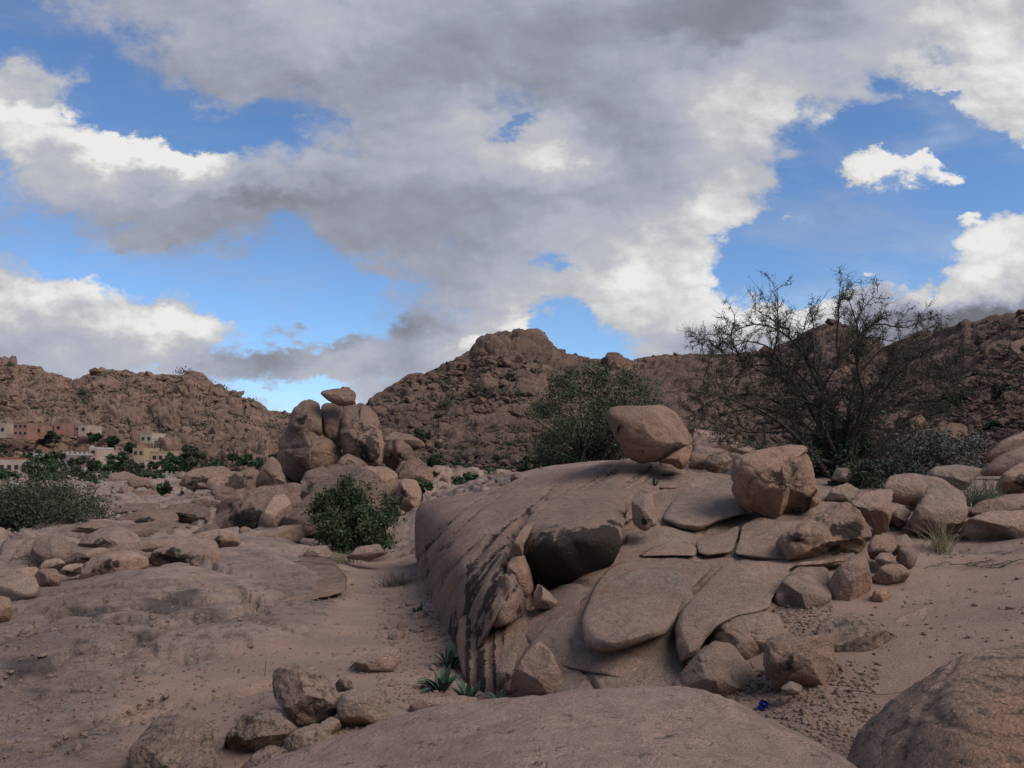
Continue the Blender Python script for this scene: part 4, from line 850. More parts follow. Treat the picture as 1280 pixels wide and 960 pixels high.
# ------------------------------------------------------------------ scattered boulders and stones
def ico(sub):
    import bmesh
    bm = bmesh.new(); bmesh.ops.create_icosphere(bm, subdivisions=sub, radius=1)
    V = np.array([v.co[:] for v in bm.verts]); Fc = np.array([[v.index for v in f.verts] for f in bm.faces]); bm.free(); return V, Fc
IV2, IF2 = ico(2); IV3, IF3 = ico(3)
def stone_shape(V, seed, flat=.7):
    rg = np.random.default_rng(seed); V = V.copy()
    for k in range(11):
        n = rg.normal(size=3); n /= np.linalg.norm(n); h = rg.uniform(.55, .85)
        dd = V@n-h; V = V-np.where(dd > 0, dd, 0)[:, None]*n*.9
    V = V*(1+.10*fbm(V*2.1+seed, 3, seed))[:, None]
    V[:, 2] *= flat; V[:, 0] *= rg.uniform(1, 1.4); return V
SH2 = [stone_shape(IV2, 300+i, [.55, .7, .9][i % 3]) for i in range(8)]
SH3 = [stone_shape(IV3, 300+i, [.55, .7, .9][i % 3]) for i in range(8)]
ME3 = {}
def stone_mesh(i, mat):
    k = (i % 8, mat)
    if k not in ME3:
        me = mesh('boulder', SH3[i % 8], [IF3], {'stain_shade': np.zeros(len(IV3)), 'warm': np.zeros(len(IV3))}); me.materials.append(M[mat]); ME3[k] = me
    return ME3[k]
def place_stone(p, r, i, mat, label, group, name='boulder', cat='boulder', sink=.3, tilt=.35):
    o = bpy.data.objects.new(name, stone_mesh(i, mat)); COL.objects.link(o)
    o.location = (p[0], p[1], p[2]+r*(.35-sink)); o.scale = (r, r, r)
    o.rotation_euler = (random.uniform(-tilt, tilt), random.uniform(-tilt, tilt), random.uniform(0, 6.28)); return tag(o, label, cat, group)
def rotm(n, rg, tilt=.6):
    a = rg.uniform(0, 6.283, n); b_ = rg.uniform(-tilt, tilt, n); c_ = rg.uniform(-tilt, tilt, n)
    ca, sa, cb, sb, cc, sc_ = np.cos(a), np.sin(a), np.cos(b_), np.sin(b_), np.cos(c_), np.sin(c_)
    z = np.zeros(n); o = np.ones(n)
    Rz = np.stack([ca, -sa, z, sa, ca, z, z, z, o], -1).reshape(n, 3, 3); Rx = np.stack([o, z, z, z, cb, -sb, z, sb, cb], -1).reshape(n, 3, 3)
    Ry = np.stack([cc, z, sc_, z, o, z, -sc_, z, cc], -1).reshape(n, 3, 3); return Rz@Rx@Ry
def mass(name, P, r, mat, kind='stuff', rg=RNG, shapes=SH2, faces=IF2, smooth=True):
    B = Builder(); idx = rg.integers(0, len(shapes), len(P)); R = rotm(len(P), rg)
    for s_ in range(len(shapes)):
        m_ = idx == s_
        if not m_.any(): continue
        V = np.einsum('nij,kj->nki', R[m_], shapes[s_])*r[m_][:, None, None]+P[m_][:, None]
        n = m_.sum(); k = len(shapes[s_])
        B.add(V.reshape(-1, 3), [(faces[None]+(np.arange(n)*k)[:, None, None]).reshape(-1, faces.shape[1])])
    o = B.build(name, M[mat], smooth=smooth); tag(o, kind=kind); return o
IV1, IF1 = ico(1)
SH1 = [stone_shape(IV1*1.08, 700+i, [.5, .7, .9][i % 3]) for i in range(16)]
def hill_scatter(H, n, u0, u1, rpx, seed, tmin=.02, sg=.45):
    rg = np.random.default_rng(seed); u = rg.uniform(u0, u1, n); vs, ld, vb, lb = H.par(u)
    t = rg.uniform(tmin, .985, n); v = vb+(vs-vb)*t; P = H.at(u, v); r = np.exp(rg.normal(math.log(rpx), sg, n))
    r = np.clip(r, 1.0, 11)*P[:, 1]/F; return P+np.array([0, 0, .15])*r[:, None], r
P, r = hill_scatter(HC, 12000, 440, 1300, 2.3, 5, sg=.6); mass('boulder_field', P, r, 'hill', shapes=SH1, faces=IF1, smooth=False)
P, r = hill_scatter(HL, 7000, -20, 520, 1.9, 6, sg=.6); mass('boulder_field', P, r, 'hill', shapes=SH1, faces=IF1, smooth=False)
for H, n, u0, u1, sd, lab, grp in ((HC, 60, 470, 760, 15, 'brown boulder among many on the steep central hill', 'boulders on the central hill'),
                              (HC, 60, 780, 1280, 16, 'brown boulder among many on the hillside behind the thorn tree', 'boulders on the right hill'),
                              (HL, 50, 0, 350, 17, 'brown boulder among many on the far left hill above the village', 'boulders on the left hill')):
    P, r = hill_scatter(H, n, u0, u1, 6.0, sd)
    for i in range(n): place_stone(P[i], r[i]*.9, i, 'hill', lab, grp, sink=.25, tilt=.5)
# blocks in the middle distance at the foot of the hills
def mid_scatter(n, u0, u1, v0, v1, rpx, seed, lab, grp, mat='dist'):
    rg = np.random.default_rng(seed)
    for i in range(n):
        u, v = rg.uniform(u0, u1), rg.uniform(v0, v1); p = hit(u, v); r = rpx*math.exp(rg.normal(0, .4))*p[1]/F
        place_stone(p, r, i, mat, lab, grp, sink=.35)
mid_scatter(44, 110, 350, 606, 664, 8, 21, 'brown boulder on the stepped flats below the village', 'boulders on the stepped flats')
mid_scatter(22, 200, 350, 596, 612, 8, 22, 'brown boulder in the jumble left of the rock stack', 'boulders left of the rock stack')
mid_scatter(26, 470, 690, 586, 612, 6, 23, 'brown boulder in the gully between the stack and outcrop', 'boulders in the gully')
mid_scatter(10, 1060, 1230, 585, 612, 7, 24, 'brown stone in the scrub behind the right hand boulders', 'stones in the scrub', 'grey')
rg = np.random.default_rng(91); PP = []; RR = []
for i in range(520):
    u, v = rg.uniform(-10, 560), 596+84*rg.random()**1.5
    d_ = float(np.interp(v, [596, 604, 620, 640, 668, 700], [115, 85, 60, 39, 24, 16])); p = P3(u, v, d_); p[2] = ground_z(p[0], p[1])[0]; PP.append(p); RR.append(math.exp(rg.normal(math.log(3.0), .6))*d_/F)
mass('boulder_field', np.array(PP), np.array(RR), 'dist', shapes=SH1, faces=IF1, smooth=False)
B = Builder()
for i in range(90):
    u, v = rg.uniform(-10, 620), 594+70*rg.random()**1.6
    d_ = float(np.interp(v, [594, 604, 620, 640, 668, 700], [125, 85, 60, 39, 24, 16])); p = P3(u, v, d_); p[2] = ground_z(p[0], p[1])[0]
    s_ = d_/F*rg.uniform(3, 7); B.cards(p+rg.normal(size=(170, 3))*s_*np.array([1, 1, .5])+np.array([0, 0, .4])*s_, s_*.35, .5, rg)
tag(B.build('low_scrub', M['heath'], None, (0, 0, 0), False), kind='stuff')
# loose stones and gravel near the camera
def ground_pts(n, u0, u1, v0, v1, seed, dens=1.0):
    rg = np.random.default_rng(seed); u = rg.uniform(u0, u1, n); v = rg.uniform(v0, v1, n)
    D = np.exp(np.linspace(math.log(3.2), math.log(40), 160)[None]+rg.uniform(0, .016, (n, 1))).ravel(); Pp = P3(np.repeat(u, 160), np.repeat(v, 160), D)
    z = ground_z(Pp[:, 0], Pp[:, 1], False).reshape(n, 160); zz = Pp[:, 2].reshape(n, 160); k = np.argmax(zz <= z, 1)
    i = np.arange(n); x = Pp[:, 0].reshape(n, 160)[i, k]; y = Pp[:, 1].reshape(n, 160)[i, k]
    ok = k > 0; return np.stack([x, y, ground_z(x, y)], -1)[ok]
rg = np.random.default_rng(9)
for (n, box, rpx, sd, lab, grp) in ((34, (480, 556, 742, 815), 4.5, 31, 'small flat stone on the rubbly strip at the wall foot', 'stones at the foot of the streaked wall'),
                               (22, (360, 560, 790, 880), 3.0, 32, 'pebble on the sandy path left of the outcrop', 'pebbles on the path'),
                               (26, (900, 1080, 850, 935), 3.2, 33, 'pebble on the gravel round the square brown block', 'pebbles round the square block'),
                               (12, (1090, 1280, 690, 800), 3.0, 34, 'pebble on the sandy slope at the right', 'pebbles on the right slope'),
                               (22, (0, 330, 770, 950), 2.8, 35, 'pebble on the bare slab at the left', 'pebbles on the bare slab')):
    Pp = ground_pts(n, *box, sd)
    for i, p in enumerate(Pp): place_stone(p, rpx*math.exp(rg.normal(0, .35))*p[1]/F, i, 'tan' if i % 3 else 'grey', lab, grp, name='stone', cat='stone', sink=.2)
Pp = np.vstack([ground_pts(1500, 860, 1100, 830, 960, 41), ground_pts(900, 470, 600, 735, 880, 42), ground_pts(140, 1060, 1290, 670, 830, 43),
                ground_pts(1500, 0, 560, 730, 960, 44), ground_pts(500, 930, 1040, 760, 800, 45)])
mass('gravel', Pp+np.array([0, 0, .003]), np.exp(rg.normal(math.log(.011), .45, len(Pp))), 'tan')
rock('small orange stone lying alone on the path', [(352,818),(356,812),(366,811),(370,816),(364,820)], 8.35, mat='warm', name='stone', cat='stone')

# ------------------------------------------------------------------ plants
def limb(p0, p1, sag=0, n=6, jit=.06, rg=RNG):
    t = np.linspace(0, 1, n)[:, None]; L = np.linalg.norm(p1-p0)
    q = p0+(p1-p0)*t+np.array([0, 0, 1.])*sag*4*t*(1-t)
    return q+np.cumsum(rg.normal(size=(n, 3)), 0)*jit*L/n*np.r_[0, np.ones(n-1)][:, None]
def smooth_path(pts, n):
    pts = np.asarray(pts, float); s = np.r_[0, np.cumsum(np.linalg.norm(np.diff(pts, axis=0), axis=1))]; t = np.linspace(0, s[-1], n)
    q = np.stack([np.interp(t, s, pts[:, k]) for k in range(3)], -1)
    for _ in range(3): q[1:-1] = .25*q[:-2]+.5*q[1:-1]+.25*q[2:]
    return q
def thorn_tree(base, limbs, depth, label, name, matleaf, leafsize, seed, nb=11, ntw=9, nleaf=9, grp=None, r0=.09, twl=.5, sprig=True):
    rg = np.random.default_rng(seed); B0 = P3(*base)
    root = empty(name, tuple(B0), label, 'tree', grp)
    tw = Builder(); leaves = []
    tb = Builder()
    tb.tube(limb(B0+[0, 0, -.25], B0+[.05, 0, .5], 0, 5), [r0*1.9, r0*1.6, r0*1.3, r0*1.2, r0*1.1], 9)
    tb.build('trunk', M['bark'], root, B0)
    for li, L in enumerate(limbs):
        dz = rg.uniform(-1, 1)*depth; m_ = len(L)
        pts = P3([q[0] for q in L], [q[1] for q in L], [base[2]+dz*(i/(m_-1)) for i in range(m_)])
        q = smooth_path(pts, 18); q += np.cumsum(rg.normal(size=q.shape), 0)*.012
        Lb = Builder(); long_ = np.linalg.norm(np.diff(q, axis=0), axis=1).sum()
        rr = r0*(.55 if L[0][1] > 560 else .28)*(1-np.linspace(0, 1, 18)*.88)
        Lb.tube(q, rr, 6); Lb.build('limb', M['bark'], root, B0)
        T = np.gradient(q, axis=0)
        for b_ in range(int(nb*max(.6, long_/2.2))):
            k = rg.integers(3, 18) if L[0][1] > 560 else rg.integers(1, 18)
            s0 = q[k]; t_ = T[k]/np.linalg.norm(T[k]); dr = rg.normal(size=3); dr -= t_*(dr@t_); dr /= np.linalg.norm(dr)
            dr = dr*.9+t_*.55+np.array([0, 0, .25]); dr /= np.linalg.norm(dr); ll = twl*rg.uniform(.5, 1.4)*(1.15-.5*k/18)
            e = limb(s0, s0+dr*ll, rg.uniform(-.05, .08), 7, .25, rg); tw.tube(e, np.linspace(max(.006, rr[k]*.45), .003, 7), 4)
            for c_ in range(ntw):
                j = rg.integers(1, 7); d2 = rg.normal(size=3); d2 /= np.linalg.norm(d2); d2 = d2+dr*.6; l2 = ll*rg.uniform(.15, .5)
                f = limb(e[j], e[j]+d2*l2, 0, 4, .2, rg); tw.tube(f, np.linspace(.0045, .0018, 4), 3)
                kk = rg.integers(0, nleaf+1)
                if kk: leaves.append(f[rg.integers(1, 4, kk)]+rg.normal(size=(kk, 3))*.022)
            for c_ in range(5):          # spines
                j = rg.integers(1, 7); d2 = rg.normal(size=3); d2 /= np.linalg.norm(d2)
                tw.tube(np.array([e[j], e[j]+d2*.07]), [.0028, .0008], 3)
    tag(tw.build('twigs', M['bark'], root, B0), kind='stuff')
    lb = Builder(); lb.cards(np.concatenate(leaves), leafsize, .5, rg); tag(lb.build('foliage', matleaf, root, B0, False), kind='stuff')
    return root
thorn_tree((1052, 606, 15), [
  [(1042,600),(1012,560),(965,520),(910,492),(862,486)], [(1046,600),(1030,545),(1002,485),(965,452),(930,462),(905,500)],
  [(1050,600),(1046,530),(1018,465),(985,412),(940,398),(905,430)], [(1054,600),(1062,520),(1074,445),(1075,400),(1060,357)],
  [(1058,600),(1078,525),(1110,455),(1140,420),(1170,405)], [(1060,600),(1098,548),(1150,500),(1196,445)], [(1056,600),(1090,560),(1130,540),(1180,530)],
  [(962,455),(972,410),(968,364)], [(1018,462),(1014,420),(1010,382)], [(1072,450),(1068,400),(1090,368)], [(1046,460),(1046,400),(1050,356)],
  [(1000,480),(960,470),(915,448),(878,440)], [(1035,545),(985,540),(930,545),(890,530)], [(1040,520),(1000,500),(950,500),(880,510)],
  [(1030,500),(990,455),(940,440),(890,465),(868,500)], [(1060,480),(1110,430),(1160,440),(1192,490)], [(1000,520),(940,490),(880,500),(850,530)], [(1080,520),(1140,500),(1192,522)], [(1040,450),(1080,420),(1140,430)],
  [(1020,540),(960,505),(900,515),(870,545)], [(1010,500),(960,430),(915,425),(885,455)], [(1066,500),(1100,480),(1140,470),(1175,470)], [(1048,570),(1020,520),(1030,470),(1060,440)], [(930,462),(915,420),(920,395)], [(905,440),(885,425),(870,432)],
  [(1075,420),(1095,405),(1130,412),(1165,400)], [(985,412),(960,395),(935,385)], [(1050,560),(1010,540),(960,480),(985,430)], [(1055,570),(1085,500),(1070,430),(1100,390)],
  [(1045,580),(985,570),(940,560),(900,552)], [(1060,585),(1100,575),(1140,568)], [(1052,590),(1040,500),(1000,440),(1010,400)], [(1052,590),(1100,500),(1130,460),(1150,440)]],
  1.5, 'large sprawling half bare thorn tree with arching branches behind the square boulder', 'thorn_tree', M['acacia'], .026, 3, nb=25, ntw=14, nleaf=8, r0=.09, twl=.43)

def bush(poly_uv, d, nleaf, label, mat, size, seed, name='shrub', cat='shrub', grp=None, clumps=26, stems=9, thick=None, hole=.35, droop=0.0):
    """foliage fills an uneven volume whose outline is given; each clump a cloud of leaf faces"""
    rg = np.random.default_rng(seed); pl = np.array(poly_uv, float); c = pl.mean(0); base = P3(c[0], pl[:, 1].max(), d)
    gz0 = float(ground_z(base[0], base[1])[0])
    root = empty(name, tuple(base), label, cat, grp)
    hw = (pl[:, 0].max()-pl[:, 0].min())/2; w_m = hw/F*d; th_ = thick or w_m*.85
    u = rg.uniform(pl[:, 0].min(), pl[:, 0].max(), 6000); v = rg.uniform(pl[:, 1].min(), pl[:, 1].max(), 6000)
    x, y = pl.T; x2, y2 = np.roll(pl, -1, 0).T
    ins = np.zeros(6000, bool)
    for i in range(len(pl)):
        cnd = (y[i] > v) != (y2[i] > v); xi = (x2[i]-x[i])*(v-y[i])/(y2[i]-y[i]+1e-9)+x[i]; ins ^= cnd & (u < xi)
    u, v = u[ins], v[ins]; k = rg.permutation(len(u))[:clumps]
    q = np.hypot((u[k]-c[0])/hw, (v[k]-c[1])/((pl[:, 1].max()-pl[:, 1].min())/2+1e-6))
    dep = d+rg.uniform(-1, 1, len(k))*th_*np.sqrt(np.clip(1-q**2*.8, .05, 1))
    C = P3(u[k], v[k], dep); cr = w_m*rg.uniform(.16, .34, len(k))
    per = nleaf//len(k); L = []
    for i in range(len(k)):
        n = int(per*rg.uniform(.4, 1.6)); a = rg.normal(size=(n, 3)); a /= np.linalg.norm(a, axis=1, keepdims=True)
        L.append(C[i]+a*(cr[i]*rg.random(n)[:, None]**.5)*np.array([1, 1, .75]))
    L = np.concatenate(L); L += rg.normal(size=L.shape)*.05*w_m
    # sprays poking out of the outline
    sp = Builder()
    b2 = base.copy()
    sprays = []
    for i in range(stems*3):
        j = rg.integers(0, len(k)); tip = C[j]+(C[j]-C.mean(0))*rg.uniform(.1, .35)+rg.normal(size=3)*.12*w_m
        st = b2+rg.normal(size=3)*np.array([.18, .18, 0])*w_m; pth = limb(st, tip, rg.uniform(0, .12)*w_m, 7, .12, rg)
        sp.tube(pth, np.linspace(.022*w_m+.004, .002+.002*w_m, 7), 4)
        sprays.append(pth[rg.integers(3, 7, 30)]+rg.normal(size=(30, 3))*.05*w_m)
    L = np.concatenate([L]+sprays)
    tag(sp.build('stems', M['bark'], root, base), kind='stuff')
    B = Builder(); B.cards(L, size, .5, rg); tag(B.build('foliage', mat, root, base, False), kind='stuff'); return root
bush([(395,655),(398,625),(412,606),(440,600),(468,606),(488,625),(496,650),(503,680),(480,688),(440,692),(410,682)], 18, 15000, 'bushy bright green shrub in front of the domed rock', M['bush'], .075, 81, clumps=60)
bush([(675,560),(672,515),(690,482),(720,458),(760,452),(800,460),(818,485),(815,520),(800,560),(790,582),(700,588),(680,580)], 30, 26000, 'loose grey green tree behind the balanced boulder', M['acacia2'], .10, 82, 'tree', 'tree', clumps=90, stems=20)
bush([(-25,650),(-15,618),(20,608),(60,605),(95,612),(125,632),(132,652),(110,668),(60,676),(0,672)], 30, 30000, 'spreading grey green tree at the left edge above the boulders', M['olive'], .10, 83, 'tree', 'tree', clumps=110)
bush([(1085,590),(1095,560),(1130,545),(1180,540),(1222,552),(1228,585),(1190,600),(1130,604)], 18, 12000, 'wide low grey green scrub right of the thorn tree', M['heath'], .075, 84, clumps=60)
bush([(1040,612),(1050,590),(1090,578),(1130,580),(1150,596),(1120,610),(1080,618)], 14, 7000, 'small pale bush at the foot of the thorn tree', M['olive'], .06, 85, clumps=36)
bush([(980,590),(990,560),(1030,540),(1080,545),(1100,575),(1085,605),(1030,612)], 15.6, 12000, 'dense dark understorey bush around the thorn tree trunk', M['deep'], .06, 86, clumps=50)
sl_ = [((575,590,14,10),60,'dark bush at the bottom of the gully'),((545,578,11,8),70,'round dark bush right of the rock stack'),((618,600,34,11),48,'bright green thicket along the gully behind the outcrop'),
       ((662,580,15,10),50,'round green bush left of the dark tree'),((525,612,14,12),30,'green bush behind the upright orange rock'),((590,605,22,10),40,'dark bush directly above the outcrop left edge'),
       ((527,545,12,8),90,'pale green bush on the slope above the gully'),((700,580,22,14),36,'dark bush under the loose dark tree'),((1215,480,14,12),58,'dark scrub patch on the right slope'),
       ((1190,505,14,16),50,'green scrub strip below the orange rocks'),((1150,560,24,10),32,'dark scrub by the smooth brown hump'),((1240,530,16,8),36,'dark tuft high on the right slope'),((1255,490,18,9),44,'grey scrub under the orange buttress'),
       ((1170,395+30,20,14),120,'dark bush on the right skyline slope'),((205,612,9,9),62,'isolated small bush on the flats'),((298,600,10,8),58,'small green bush among dark ledges'),((345,575,9,7),52,'bush left of the bell shaped boulder')]
for i, ((u, v, a, b_), d, lab) in enumerate(sl_):
    ang = np.linspace(0, 6.28, 10, endpoint=False)
    bush([(u+a*math.cos(t), v+b_*math.sin(t)) for t in ang], d, 2200, lab, M[['deep', 'bush', 'olive'][(0, 0, 1, 0, 1, 0, 2, 0, 0, 1, 2, 0, 2, 0, 0, 1, 0)[i]]], .0045*d+.02, 200+i, clumps=14, stems=2)
# village trees
vt = [(30,590,30,10,150),(60,583,26,11,190),(70,576,14,10,210),(98,578,10,8,215),(125,583,20,9,200),(148,580,18,11,190),(170,588,14,8,170),(200,584,16,10,190),(215,578,14,9,200),(232,568,14,9,210),(60,598,20,8,120),
      (110,605,14,7,100),(84,596,14,6,130),(45,570,8,8,240),(140,553,8,7,260),(66,546,9,7,270),(8,596,12,5,120),(185,597,20,6,120),(255,578,20,8,150),(120,597,20,7,125),(38,575,12,7,215),(90,590,18,6,170),(157,575,10,8,215),(226,580,18,9,170),(248,568,12,8,170),(275,585,20,8,140),(300,575,16,8,130),(325,580,14,8,110),(160,560,8,5,240),(118,546,8,5,262)]
for i, (u, v, a, b_, d) in enumerate(vt):
    ang = np.linspace(0, 6.28, 10, endpoint=False)
    where = 'in front of the long cream house' if u < 36 else 'beside the pale grey flat roofed house' if u < 76 else 'before the mauve building' if u < 128 else 'between the narrow tower and the yellow houses' if u < 164 else 'below the yellow houses' if u < 222 else 'right of the village toward the rock stack'
    if v < 560: where = 'among the rocks above the village'
    bush([(u+a*math.cos(t), v+b_*math.sin(t)) for t in ang], d, 1300, ('broad ' if a > 19 else 'medium ' if a > 12 else 'small ')+('dark green' if i % 3 else 'grey green')+(' lower' if v > 586 else ' upper')+' tree '+where, M['deep'] if i % 3 else M['olive'], .0045*d, 300+i, 'tree', 'tree', 'trees among the village houses', clumps=12, stems=1)
# small dark scrub dotted over the hills
rg = np.random.default_rng(77); B = Builder()
for H, n, u0, u1 in ((HC, 330, 470, 1280), (HL, 130, 0, 420)):
    P, _r = hill_scatter(H, n, u0, u1, 3, 500+n)
    for p in P:
        s_ = p[1]/F*rg.uniform(2, 5); B.cards(p+rg.normal(size=(110, 3))*s_*np.array([1, 1, .55])+np.array([0, -.3, .5])*s_, s_*.45, .6, rg)
tag(B.build('hill_scrub', M['deep'], None, (0, 0, 0), False), kind='stuff')

# squill plants, tufts, dry shrubs
def squill(u, v, d, n, L, label, seed):
    rg = np.random.default_rng(seed); b0 = P3(u, v, d); b0[2] = max(b0[2]-.02, ground_z(b0[0], b0[1])[0]-.02)
    root = empty('squill_plant', tuple(b0), label, 'plant', None)
    for i in range(n):
        a = rg.uniform(0, 6.283); out_ = rg.uniform(.25, .95); l = L*rg.uniform(.7, 1.15); k = 7; t = np.linspace(0, 1, k)
        h = l*(t*(1.15-.45*out_)-.55*out_*t**2.2); r = l*out_*t; w = l*.10*np.sin(np.pi*(t*.88+.10))**.7; w[-1] = .001
        dirv = np.array([math.cos(a), math.sin(a), 0]); sd = np.array([-dirv[1], dirv[0], 0])
        C = dirv*(r+.015)[:, None]+np.array([0, 0, 1.])*h[:, None]
        V = np.stack([C+sd*w[:, None]+np.array([0, 0, .3])*w[:, None], C, C-sd*w[:, None]+np.array([0, 0, .3])*w[:, None]], 1).reshape(-1, 3)
        me = mesh('leaf', V, [grid_faces(k, 3)]); link('leaf', me, M['squill'], root)
squill(562, 836, 7.6, 22, .27, 'upper dark green squill rosette against the streaked wall', 1)
squill(553, 868, 6.7, 24, .26, 'broad squill rosette on the path beside the log stone', 2)
squill(585, 878, 6.35, 16, .24, 'upright squill rosette at the wall corner', 3)
squill(622, 872, 6.1, 8, .12, 'tiny grey green squill at the wall foot behind the dome', 4)
squill(818, 606, 11.4, 12, .16, 'small blue green rosette below the balanced boulder', 5)
squill(522, 772, 10.4, 10, .22, 'thin leaved plant at the far foot of the wall', 6)
def tuft(u, v, d, n, L, label, mat, seed, spread=.6, name='grass_tuft', cat='grass tuft', base=.06, w=.006, onground=True):
    rg = np.random.default_rng(seed); b0 = P3(u, v, d)
    if onground: b0[2] = ground_z(b0[0], b0[1])[0]
    B = Builder()
    for i in range(n):
        a = rg.uniform(0, 6.283); o_ = rg.uniform(0, spread); l = L*rg.uniform(.5, 1.1); t = np.linspace(0, 1, 5)
        p = b0+np.array([rg.normal()*base, rg.normal()*base, 0])+np.stack([math.cos(a)*o_*l*t**1.4, math.sin(a)*o_*l*t**1.4, l*(t-.35*o_*t**2)], -1)
        B.tube(p, np.linspace(w, w*.15, 5), 3)
    return tag(B.build(name, mat, None, tuple(b0)), label, cat)
tuft(1228, 634, 10.8, 170, .5, 'dark rush tuft behind the boulders near the right edge', M['rush'], 11, 1.0, base=.12, onground=False)
tuft(1176, 690, 8.8, 90, .42, 'dry yellow grass tuft at the foot of the flat topped boulder', M['dry'], 12, .9, onground=False, w=.004)
tuft(496, 738, 13.2, 190, .45, 'grey wiry dry shrub on the path edge', M['heath'], 13, 1.2, 'dry_shrub', 'shrub', .12, onground=False)
tuft(425, 700, 16, 120, .3, 'pale dry grass at the foot of the green shrub', M['dry'], 14, 1.0, base=.16)
tuft(508, 734, 14.5, 60, .3, 'small dry tuft next to the wiry shrub', M['heath'], 15, 1.0, onground=False)
for i, (u, v, n) in enumerate(((955, 862, 30), (1010, 872, 20), (930, 800, 26), (985, 775, 26), (940, 868, 24), (1108, 812, 18), (985, 905, 14), (1165, 765, 16), (520, 765, 20), (1180, 700, 20), (925, 872, 20))[:10]):
    h_ = hit(u, v); tuft(u, v, h_[1], n, .06, 'wisp of short dry grass at the foot of a rock', M['dry'] if i % 2 else M['rush'], 60+i, 1.3, base=.05, w=.002)['group'] = 'wisps of short grass'
for i, (u, v, n) in enumerate(((60, 850, 16), (150, 905, 14), (240, 830, 14), (325, 875, 16), (90, 770, 14), (290, 790, 12), (470, 800, 14), (400, 940, 12), (20, 920, 14), (260, 935, 16), (520, 720, 18), (1250, 745, 16), (1090, 850, 14), (1130, 690, 18), (1040, 890, 12))):
    h_ = hit(u, v); tuft(u, v, h_[1], n, .07, 'lone wisp of dry grass on the open ground', M['dry'], 160+i, 1.5, base=.03, w=.002)['group'] = 'wisps of short grass'
# dead sticks
B = Builder(); rg = np.random.default_rng(5)
c = hit(1228, 712)
for i in range(26):
    a = rg.uniform(-.5, .5)+(0 if i % 2 else .5); l = rg.uniform(.12, .4); p = c+np.array([rg.normal()*.26, rg.normal()*.12, .02]); q = p+np.array([math.cos(a)*l, math.sin(a)*l*.5, rg.uniform(-.01, .05)])
    B.tube(limb(p, q, .01, 5, .3, rg), np.linspace(.006, .002, 5), 4)
tag(B.build('dead_branches', M['stick'], None, tuple(c)), 'dead twigs strewn on the sand below the dry grass', 'branches')
B = Builder(); c = hit(331, 848); B.tube([c, c+[.005, 0, .06], c+[.012, 0, .15]], [.004, .004, .003], 5)
tag(B.build('dead_stalk', M['stick'], None, tuple(c)), 'thin dead stalk upright beside the tallest squarish boulder', 'stalk')
B = Builder(); c = hit(870+175, 868)
B.tube(limb(c, c+[.4, -.1, .03], .0, 6, .2, rg), np.linspace(.005, .002, 6), 4)
tag(B.build('fallen_twig', M['stick'], None, tuple(c)), 'fallen twig right of the square brown block', 'twig')
B = Builder(); c = hit(1275, 765)
B.tube(limb(c, c+[.3, -.25, .03], .0, 6, .2, rg), np.linspace(.006, .003, 6), 4)
tag(B.build('fallen_twig', M['dry'], None, tuple(c)), 'pale twig on the sand at the right edge', 'twig')

# crumpled blue scrap
m, nt, b, P = new_mat('blue_plastic', .45); b.inputs['Base Color'].default_value = (.02, .03, .22, 1)
nt.links.new(mix(nt, noise(nt, P, 40, 3, .6), (.010, .014, .09), (.02, .03, .18)), b.inputs['Base Color'])
c = P3(952, 851, 5.0); c[2] = ground_z(c[0], c[1])[0]
k, h = 14, 9; ang = np.arange(k)/k*6.283; V = []
for j in range(h):
    z = j/(h-1)*.06; rr = .026+.003*math.sin(j*1.3)
    for i in range(k): V.append((math.cos(ang[i])*rr*(1+.25*math.sin(i*2.7+j)), math.sin(ang[i])*rr*(1+.2*math.cos(i*1.9+j*2)), z))
V = np.array(V); me = mesh('plastic_cup', V, [grid_faces(h, k, True), np.array([list(range(k))[::-1]])])
sc_ = link('plastic_cup', me, m, None, tuple(c)); sc_.rotation_euler = (.15, .3, 0)
tag(sc_, 'crumpled blue plastic cup beside the square brown block', 'litter')

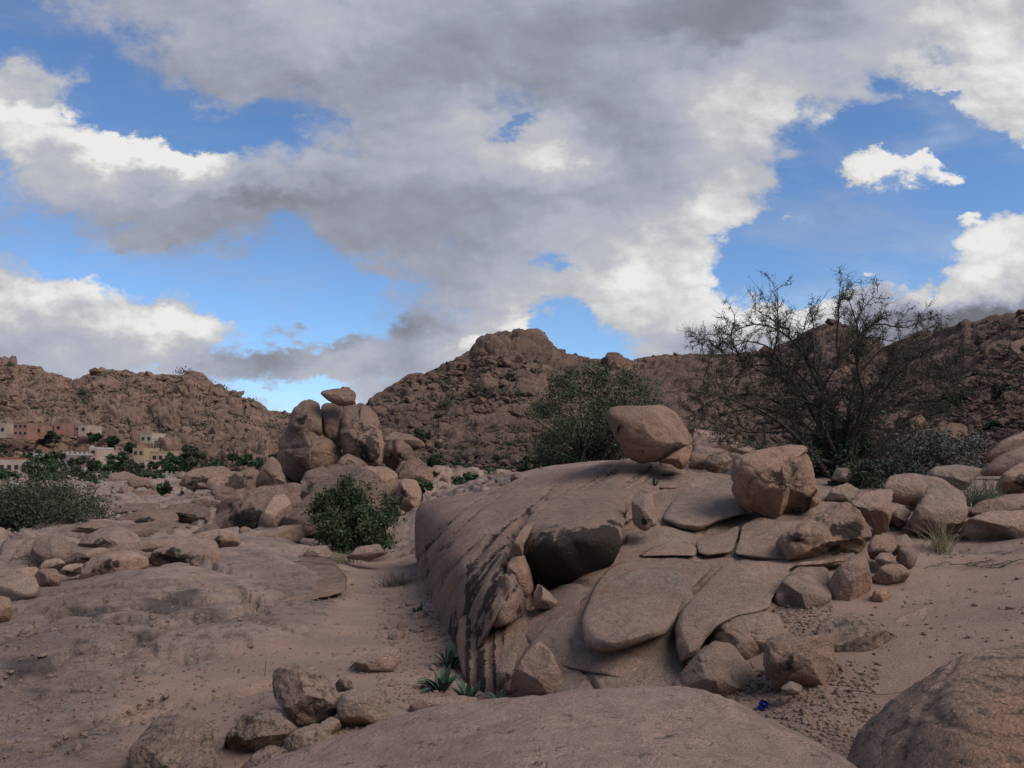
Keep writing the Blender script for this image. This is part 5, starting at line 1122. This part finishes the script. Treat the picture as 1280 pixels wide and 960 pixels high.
# ------------------------------------------------------------------ the village
WALLS = {'red': plain('wall_red_ochre', (.25, .145, .115), .9, .4), 'pink': plain('wall_pink', (.36, .27, .235), .9, .4), 'cream': plain('wall_cream', (.36, .30, .25), .9, .4),
         'yellow': plain('wall_yellow', (.34, .26, .175), .9, .4), 'white': plain('wall_white', (.40, .38, .36), .9, .4), 'mauve': plain('wall_mauve', (.26, .19, .22), .9, .4),
         'tile': plain('terracotta_band', (.28, .10, .06), .9, .4), 'dark': plain('dark_window', (.03, .03, .035), .4, .4)}
def house(u0, u1, v0, v1, d, wall, label, H=None, nw=3, rows=1, roof=None, parapet=False, depth=9, cat='house'):
    pc = P3((u0+u1)/2, v1, d); w = (u1-u0)/F*d; h = (v1-v0)/F*d; x0 = -w/2
    root = empty('house', tuple(pc), label, cat, None); root.rotation_euler[2] = random.uniform(-.12, .12)
    B = Builder(); B.box(-w/2, w/2, 0, depth, -1.0, h); B.build('wall', WALLS[wall], root, (0, 0, 0), False)
    B = Builder(); hh = .45 if parapet else .28
    for (a, b_, c_, e) in ((-w/2-.06, w/2+.06, -.06, .22), (-w/2-.06, w/2+.06, depth-.2, depth+.06), (-w/2-.06, -w/2+.2, .22, depth-.2), (w/2-.2, w/2+.06, .22, depth-.2)): B.box(a, b_, c_, e, h, h+hh)
    if parapet:
        k_ = int(w/1.3)
        for i in range(k_): B.box(-w/2+(i+.1)*w/k_, -w/2+(i+.55)*w/k_, -.05, .2, h+hh, h+hh+.5)
    B.build('parapet', WALLS[roof or wall], root, (0, 0, 0), False)
    for r_ in range(rows):
        for i in range(nw):
            wx = -w/2+(i+.5)*w/nw; ww = min(.55, w/nw*.28); z0 = h*(r_+.35)/rows; wh = min(1.2, h/rows*.4)
            fr = Builder(); fr.box(wx-ww-.08, wx+ww+.08, -.07, 0, z0-.08, z0); fr.box(wx-ww-.08, wx+ww+.08, -.07, 0, z0+wh, z0+wh+.08); fr.box(wx-ww-.08, wx-ww, -.07, 0, z0, z0+wh); fr.box(wx+ww, wx+ww+.08, -.07, 0, z0, z0+wh)
            f_ = fr.build('window', WALLS[wall], root, (0, 0, 0), False)
            g_ = Builder(); g_.box(wx-ww, wx+ww, -.03, .01, z0, z0+wh); g_.build('pane', WALLS['dark'], f_, (0, 0, 0), False)
    return root
house(17, 34, 529, 546, 262, 'red', 'tall red ochre house with windows high on the left slope', nw=3, rows=2)
house(36, 52, 532, 545, 268, 'red', 'lower red ochre house right of the tall one', nw=2, rows=1)
house(-12, 8, 530, 544, 265, 'pink', 'pink house cut by the left edge high on the slope', nw=2, rows=1)
house(68, 78, 530, 540, 275, 'red', 'small orange cube house on the slope above the village', nw=1)
house(98, 110, 532, 542, 275, 'pink', 'dull pink house between boulders on the slope', nw=1)
house(-10, 33, 574, 594, 200, 'cream', 'long low cream house with a terracotta roof band', nw=5, roof='tile')
house(33, 57, 568, 582, 215, 'white', 'pale grey flat roofed house behind the long cream one', nw=3)
house(77, 112, 569, 587, 218, 'mauve', 'large mauve building with a crenellated pale parapet', nw=6, parapet=True, roof='white')
house(112, 121, 561, 588, 220, 'pink', 'narrow white and pink tower attached to the mauve building', nw=1, rows=3, roof='white', parapet=True, cat='tower')
house(126, 132, 565, 574, 235, 'pink', 'tiny pink block right of the narrow tower', nw=1)
house(134, 142, 564, 573, 235, 'pink', 'second tiny pink block, farther from the tower', nw=1)
house(166, 180, 561, 584, 225, 'yellow', 'tall yellow house at the right end of the village', nw=2, rows=2)
house(181, 213, 565, 580, 228, 'yellow', 'wide lower yellow house with a mauve shadowed front', nw=4, roof='yellow')
house(168, 190, 576, 592, 205, 'pink', 'low pink house below the yellow pair', nw=3)
house(175, 190, 542, 555, 275, 'cream', 'pale stone house set high among the rocks', nw=2)
house(191, 200, 549, 557, 272, 'cream', 'pale cube beside the high stone house', nw=1)
house(8, 15, 605, 613, 90, 'white', 'small white hut between the trees at the left', nw=1, depth=2)
# white garden wall with posts below the mauve building
w0, w1 = P3(68, 592, 195), P3(106, 590, 195); root = empty('garden_wall', tuple(w0), 'white post and panel garden wall below the mauve building', 'wall')
L = w1[0]-w0[0]
B = Builder(); B.box(0, L, 0, .2, -2.5, .6); B.build('wall_base', WALLS['white'], root, (0, 0, 0), False)
for i in range(9):
    B = Builder(); B.box(i*L/8-.15, i*L/8+.15, -.05, .25, .6, 1.5); B.build('post', WALLS['white'], root, (0, 0, 0), False)
